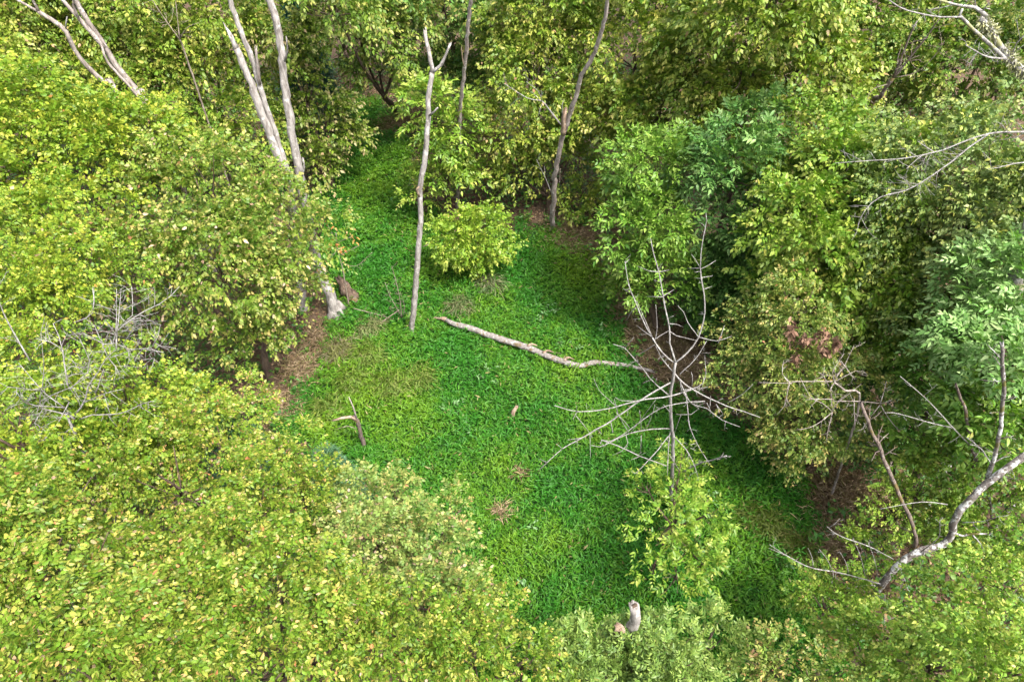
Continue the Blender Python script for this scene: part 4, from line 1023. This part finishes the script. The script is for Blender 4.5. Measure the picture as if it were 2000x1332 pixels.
# bare white branches at the left edge
zb = lambda pts: [(x / 4.44, 560 + y / 4.44) for x, y in pts]
YL = 5.55
tb = on_ground(at_y(150, 1000, YL)[:2])
d = Dead('dead_tree', 'bare white dead crown of fine twigs over the yellow trees at the left edge', 'dead tree', tb, 21)
P = np.vstack([tb - [0, 0, .15], world_path([(148, 850), (146, 818)], YL, YL)])
d.limb('trunk', P, px_r(P, 11, 8.9), TWIGWOOD, sides=8)
for pts, dY, w, nt in [([(640, 1120), (700, 1050), (745, 960), (760, 870), (850, 740), (920, 620), (1010, 540)], .3, 8, 10), ([(1010, 540), (1015, 380), (1130, 290), (1250, 210), (1380, 150), (1480, 80), (1554, 0)], .6, 6, 12), ([(980, 490), (1005, 400), (1010, 250), (1010, 20)], .4, 4, 5), ([(1018, 380), (1035, 200), (1050, 20)], .4, 3.5, 4), ([(1090, 300), (1150, 250), (1140, 0)], .3, 4, 5),
                       ([(640, 1130), (500, 1090), (370, 1060), (345, 1000), (360, 900), (380, 700), (355, 400)], .2, 7, 12), ([(345, 1000), (450, 940), (600, 880), (660, 880)], -.2, 4, 5), ([(590, 860), (570, 750), (545, 560), (510, 430), (460, 320)], .4, 6, 7), ([(545, 545), (440, 480), (310, 450)], .1, 4, 5), ([(580, 1050), (470, 1040), (300, 1030), (210, 1000), (150, 920)], -.2, 5, 6), ([(550, 1040), (400, 930), (320, 850), (160, 660)], .2, 4.5, 6),
                       ([(360, 905), (220, 885), (70, 870)], -.2, 4, 5), ([(720, 1010), (850, 950), (970, 905)], -.2, 4.5, 5), ([(690, 1150), (800, 1115), (1000, 1105), (1100, 1080), (1250, 1010), (1340, 990)], -.1, 5.5, 10), ([(640, 1210), (540, 1280), (450, 1330)], -.2, 5, 3), ([(600, 1000), (570, 1060), (480, 1210), (380, 1330)], -.3, 4, 4), ([(1010, 490), (900, 500), (800, 440), (700, 395)], .1, 4, 5), ([(930, 600), (880, 480), (820, 340)], .3, 4, 5),
                       ([(600, 900), (680, 820), (760, 740), (775, 640), (690, 450)], .3, 5, 7), ([(830, 920), (870, 810), (900, 710)], .1, 6, 3), ([(1030, 500), (1110, 540), (1310, 535)], -.1, 4, 5), ([(1080, 480), (1145, 380), (1160, 330)], .1, 4, 3), ([(940, 620), (1000, 690), (1040, 760)], -.1, 4, 4), ([(640, 310), (740, 275), (805, 225), (815, 0)], .2, 3.5, 3), ([(260, 640), (120, 400), (0, 140), (0, -60)], .3, 6, 6), ([(780, 700), (700, 700), (620, 690)], -.1, 4, 4),
                       ([(1130, 290), (1220, 270), (1210, 400)], 0, 3, 3), ([(1310, 535), (1370, 430), (1390, 330)], .1, 3, 4), ([(1200, 620), (1260, 630), (1340, 620)], -.1, 3, 3), ([(770, 750), (640, 760), (560, 800)], -.1, 3, 4), ([(370, 1060), (300, 1180), (370, 1230)], -.2, 3, 4), ([(900, 640), (1000, 600), (1200, 540), (1420, 570)], -.1, 3.5, 6)]:
    d.px('branch', zb(pts), YL + (0 if dY > .3 else .05), YL + dY, w * .95, 2, TWIGWOOD, sides=5, twigs=(nt + 3, .25), wob=.25)

# dead twiggy bush by the forked snag, and the spindly sapling beside the rotten stump
d = Dead('dead_bush', 'dry tan twiggy bush at the foot of the forked snag', 'bush', gpt(783, 622), 22)
Yq = float(d.base[1])
for pts, dY, w in [([(784, 622), (783, 600), (776, 560), (765, 520)], .1, 4), ([(784, 620), (774, 600), (760, 575), (752, 552)], -.1, 3), ([(785, 620), (790, 600), (782, 570)], 0, 3), ([(780, 605), (745, 630), (733, 642)], -.3, 4), ([(690, 602), (720, 610), (755, 620), (765, 630)], 0, 3), ([(803, 648), (790, 655), (772, 672)], -.3, 3), ([(803, 648), (815, 660), (818, 674)], -.3, 3), ([(804, 650), (806, 664), (803, 676)], -.3, 3), ([(803, 646), (822, 648), (845, 636)], -.05, 2.5), ([(757, 625), (757, 650), (752, 668)], -.2, 3), ([(770, 640), (740, 660), (728, 700)], -.3, 2.5), ([(765, 640), (725, 665), (700, 670)], -.3, 2.5)]:
    d.px('branch', pts, Yq, Yq + dY, w, 1.5, TANTWIG, sides=5, twigs=(12, .22), wob=.3)
d = Dead('sapling', 'spindly sapling with a few orange leaves beside the rotten stump', 'sapling', gpt(682, 600), 23)
Yq = float(d.base[1])
d.px('trunk', [(682, 600), (676, 565), (668, 520), (660, 490), (656, 455)], Yq, Yq + .2, 5, 3, TANTWIG, sides=6)
hub = [at_y(660, 490, Yq + .1), at_y(656, 465, Yq + .2)]
for pts in [[(662, 500), (690, 485), (702, 480)], [(664, 512), (695, 520), (727, 493)], [(659, 488), (640, 515), (638, 535)], [(657, 470), (645, 450), (640, 440)], [(658, 475), (680, 465), (690, 462)]]:
    o = d.px('branch', pts, Yq + .1, Yq + .05, 2.5, 1.5, TANTWIG, sides=5, twigs=(3, .2))
rng = np.random.RandomState(77)
src = bpy.data.objects.new('leaf', mesh_from('leaf', LT6[0] * [.6, 1, .9], LT6[1], LITTER, np.array([(.36, .16, .05)] * 7)))
alt = mesh_from('leaf', LT6[0] * [.6, 1, .9], LT6[1], LEAF, np.array([(.3, .22, .06)] * 7))
first = True
for q in range(46):
    c = [(655, 470), (640, 445), (690, 463), (662, 486), (645, 480)][q % 5]
    p = at_y(c[0] + rng.normal(0, 7), c[1] + rng.normal(0, 7), Yq + rng.normal(.1, .1))
    o = src if first else src.copy(); first = False
    if q % 2:
        o.data = alt
    COL.objects.link(o); o.parent = d.t
    o.location = p - d.base; o.scale = [.12] * 3; o.rotation_euler = (rng.uniform(-1.2, .1), rng.uniform(-.6, .6), rng.uniform(0, 6.28))

# withered brown leaf bunches in the rusty tipped tree
kt = [q for q in built if 'withered' in q['label']][0]
rng = np.random.RandomState(78)
for (x, y, rx, ry) in [(1546, 650, 8, 20), (1573, 664, 7, 10), (1606, 655, 13, 13), (1636, 670, 8, 10), (1556, 700, 5, 9), (1612, 683, 8, 9)]:
    n = 70
    Pq = np.array([at_y(x + rng.normal(0, rx * .6), y + rng.normal(0, ry * .6), 8.35 + rng.normal(0, .08)) for _ in range(n)])
    L = dict(pos=Pq, d=unit(rng.normal(size=(n, 3)) * .5 + [0, 0, -1]), n=rng.normal(size=(n, 3)), s=.12 * rng.uniform(.6, 1.2, n), w=np.full(n, .5), c=np.array([(.13, .075, .05), (.09, .05, .035), (.18, .11, .075)])[rng.randint(0, 3, n)])
    V, T, C = leaves_mesh(L, kt['base'], LT4)
    o = link('withered_leaves', mesh_from('withered_leaves', V, T, LITTER, C), kt['obj']); o['label'] = 'withered brown leaf bunch'

# ------------------------------------------------------------------ small evergreens, weeds and tussocks
def cedar(label, base, h, r, seed, pal):
    rng = np.random.RandomState(seed)
    t = thing('cedar', label, 'tree', base)
    V, T = tube([base, base + [0, 0, h * .6], base + [.02, 0, h]], [.06, .04, .01], 6, .05, rng, .3)
    link('trunk', mesh_from('trunk', V - base, T, BROWNBARK), t)
    n = int(1500 * h * r) + 500
    z = rng.uniform(.08, 1, n) ** .85
    az = rng.uniform(0, 6.283, n)
    out = np.stack([np.cos(az), np.sin(az), np.full(n, .25)], -1)
    rr = r * (1.05 - z) * rng.uniform(.5, 1.05, n) * (1 + .25 * np.sin(az * 5 + z * 9))
    pos = base + np.stack([out[:, 0] * rr, out[:, 1] * rr, z * h], -1)
    res = []
    g = np.array(pal)
    col = g[rng.randint(0, len(g), n)] * rng.uniform(.75, 1.25, (n, 1))
    for k in range(7):
        dd = unit(out + rng.normal(size=(n, 3)) * .55)
        res.append(dict(pos=pos + dd * .03 * k, d=dd, n=np.array([0, 0, 1.]) + rng.normal(size=(n, 3)) * .5, s=.11 * rng.uniform(.6, 1.2, n), w=np.full(n, .13), c=col))
    L = cat_leaves(res)
    V, T, C = leaves_mesh(L, base, LT2)
    o = link('crown', mesh_from('crown', V, T, LEAF, C), t); o['kind'] = 'stuff'


SILVERY = [(.055, .125, .055), (.085, .165, .085), (.045, .11, .045)]
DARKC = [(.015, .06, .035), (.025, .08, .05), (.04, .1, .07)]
cedar('small blue green cedar poking out beside the orange flecked tree', gpt(668, 985), 1.9, .5, 31, SILVERY)
cedar('blue green cedar half hidden among the leaves of the orange flecked tree', on_ground(at_z(500, 960, 0)[:2]), 2.7, .7, 32, SILVERY)
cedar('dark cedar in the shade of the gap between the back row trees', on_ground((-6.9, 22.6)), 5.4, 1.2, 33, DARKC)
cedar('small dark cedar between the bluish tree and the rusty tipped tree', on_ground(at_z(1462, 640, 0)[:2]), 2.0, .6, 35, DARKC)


def plant(name, label, cat, px_, py_, r, h, n, leaf, w, cols, seed, mat=LEAF, group=None, el0=.2, stem=True):
    """A low plant: a few stems, each leaf a part of it."""
    rng = np.random.RandomState(seed)
    base = gpt(px_, py_)
    t = thing(name, label, cat, base, group)
    bag = Bag()
    meshes = [mesh_from('leaf', LT6[0] * [w * 1.25, 1, .9], LT6[1], mat, np.array([c] * 7)) for c in cols]
    proto = None
    ns = max(4, n // 9)
    tips = []
    for q in range(ns):
        e = np.array([rng.normal(0, r * .6), rng.normal(0, r * .6), h * rng.uniform(.6, 1.1)])
        bag.add(*tube([base * 0 + [e[0] * .2, e[1] * .2, 0], e * [.6, .6, .6], e], [.006, .005, .003], 4, .05, rng, .2))
        tips.append(e)
    bag.part('stem', TANTWIG if not stem else BROWNBARK, t, np.zeros(3))
    for q in range(n):
        e = tips[q % ns]
        if proto is None:
            o = proto = bpy.data.objects.new('leaf', meshes[0])
        else:
            o = proto.copy(); o.data = meshes[rng.randint(len(meshes))]
        COL.objects.link(o); o.parent = t
        k = rng.uniform(.55, 1)
        o.location = tuple(e * k + rng.normal(size=3) * [.03, .03, .02])
        s = leaf * rng.uniform(.7, 1.25); o.scale = (s, s, s)
        o.rotation_euler = (rng.normal(el0, .25), rng.normal(0, .25), rng.uniform(0, 6.28))


PALEG = [(.11, .22, .075), (.15, .25, .11), (.09, .19, .06)]
for k, (x, y, r, n, lb) in enumerate([(965, 742, .32, 60, 'pale leaved weed just below the middle of the fallen log'), (885, 785, .42, 70, 'broad pale leaved weed patch left of the tiny tan stub'), (1062, 600, .3, 50, 'pale leaved weed above the middle of the fallen log'), (1100, 672, .2, 24, 'small pale weed close above the fallen log'), (1165, 655, .3, 36, 'pale weed near the dry straw right of the log'),
                                (1180, 585, .22, 24, 'little pale weed at the right edge of the grass below the yellowish patch'), (1040, 1140, .3, 44, 'whitish leaved weed low in the grass above the broken grey stub'), (1035, 1030, .2, 22, 'small whitish weed beside the lower straw tuft'), (700, 925, .25, 30, 'pale weed beside the small cedar'), (1130, 690, .18, 16, 'tiny pale weed at the elbow of the log'),
                                (1385, 985, .2, 20, 'faint weed in the shade right of the young ash sapling')]):
    plant('weed', lb, 'weed', x, y, r * 1.35, .2, n, .085, .42, PALEG, 300 + k, GLOSSLEAF, 'pale leaved weeds in the grass')
GRN = [(.05, .16, .015), (.08, .19, .02), (.11, .2, .02)]
for k, (x, y, r, h, n, lb) in enumerate([(520, 800, .35, .5, 90, 'bright green seedling bush by the brown straw at the left edge of the grass'), (795, 630, .25, .35, 50, 'green seedling at the foot of the forked snag'), (1140, 445, .4, .5, 60, 'light green seedlings under the broad dull yellow tree'), (1675, 1000, .25, .3, 30, 'small green plant on the bare dark soil')]):
    plant('seedling', lb, 'plant', x, y, r, h, n, .12, .5, GRN, 340 + k)
YG = [(.14, .21, .03), (.1, .18, .02), (.18, .22, .05)]
for k, (x, y, r, lb, cols) in enumerate([(690, 745, .55, 'yellow green tussock of long grass below the forked snag', YG), (640, 800, .5, 'yellow green tussock of long grass beside the crooked stump', YG), (760, 760, .5, 'loose tussock of fine grass in the left part of the clearing', YG), (900, 600, .4, 'tussock with pale seed heads in the shade of the round shrub', [(.1, .17, .05), (.2, .2, .1)]), (960, 560, .35, 'thin seeding tussock right below the round shrub', [(.1, .17, .05), (.22, .22, .12)]),
                                  (820, 740, .45, 'fine pale tussock in the open grass left of the weed patch', YG), (665, 690, .4, 'dry yellowish tussock beside the brown straw', [(.16, .17, .05), (.2, .19, .1)]), (720, 700, .45, 'yellow green tussock between the twiggy bush and the crooked stump', YG), (1490, 1020, .55, 'coarse olive tussock in the shade at the right', [(.09, .13, .02), (.12, .15, .03)]), (1560, 1080, .45, 'coarse olive tussock before the bare dark soil', [(.09, .13, .02), (.13, .13, .04)]), (720, 640, .4, 'dry greenish tussock between the pale trunk foot and the twiggy bush', [(.15, .2, .06), (.2, .2, .09)])]):
    rng = np.random.RandomState(400 + k)
    base = gpt(x, y)
    t = thing('grass_tussock', lb, 'grass', base, 'tussocks of long grass')
    n = 420
    az = rng.uniform(0, 6.283, n); el = rng.uniform(.15, 1.3, n)
    d0 = np.stack([np.cos(az) * np.cos(el), np.sin(az) * np.cos(el), np.sin(el)], -1)
    o0 = rng.normal(size=(n, 3)) * [r * .35, r * .35, 0]
    c = np.array(cols)[rng.randint(0, len(cols), n)] * rng.uniform(.7, 1.25, (n, 1))
    s = .26 * rng.uniform(.6, 1.3, n)
    L1 = dict(pos=o0 + [0, 0, .05], d=d0, n=np.array([0, 0, 1.]) + rng.normal(size=(n, 3)) * .3, s=s, w=np.full(n, .05), c=c)
    L2 = dict(pos=o0 + [0, 0, .05] + d0 * s[:, None] * .8, d=unit(d0 * [1, 1, .1] + [0, 0, -.25]), n=np.array([0, 0, 1.]) + rng.normal(size=(n, 3)) * .3, s=s * .8, w=np.full(n, .05), c=c)
    V, T, C = leaves_mesh(cat_leaves([L1, L2]), np.zeros(3), LT2)
    o = link('blades', mesh_from('blades', V, T, GRASS, C), t); o['kind'] = 'stuff'

ntri = sum(len(m.polygons) for m in bpy.data.meshes)
print('LEAVES', len(siz), 'leaf parts', sum(len(v) for v in PARTS.values()), 'tris', ntri)
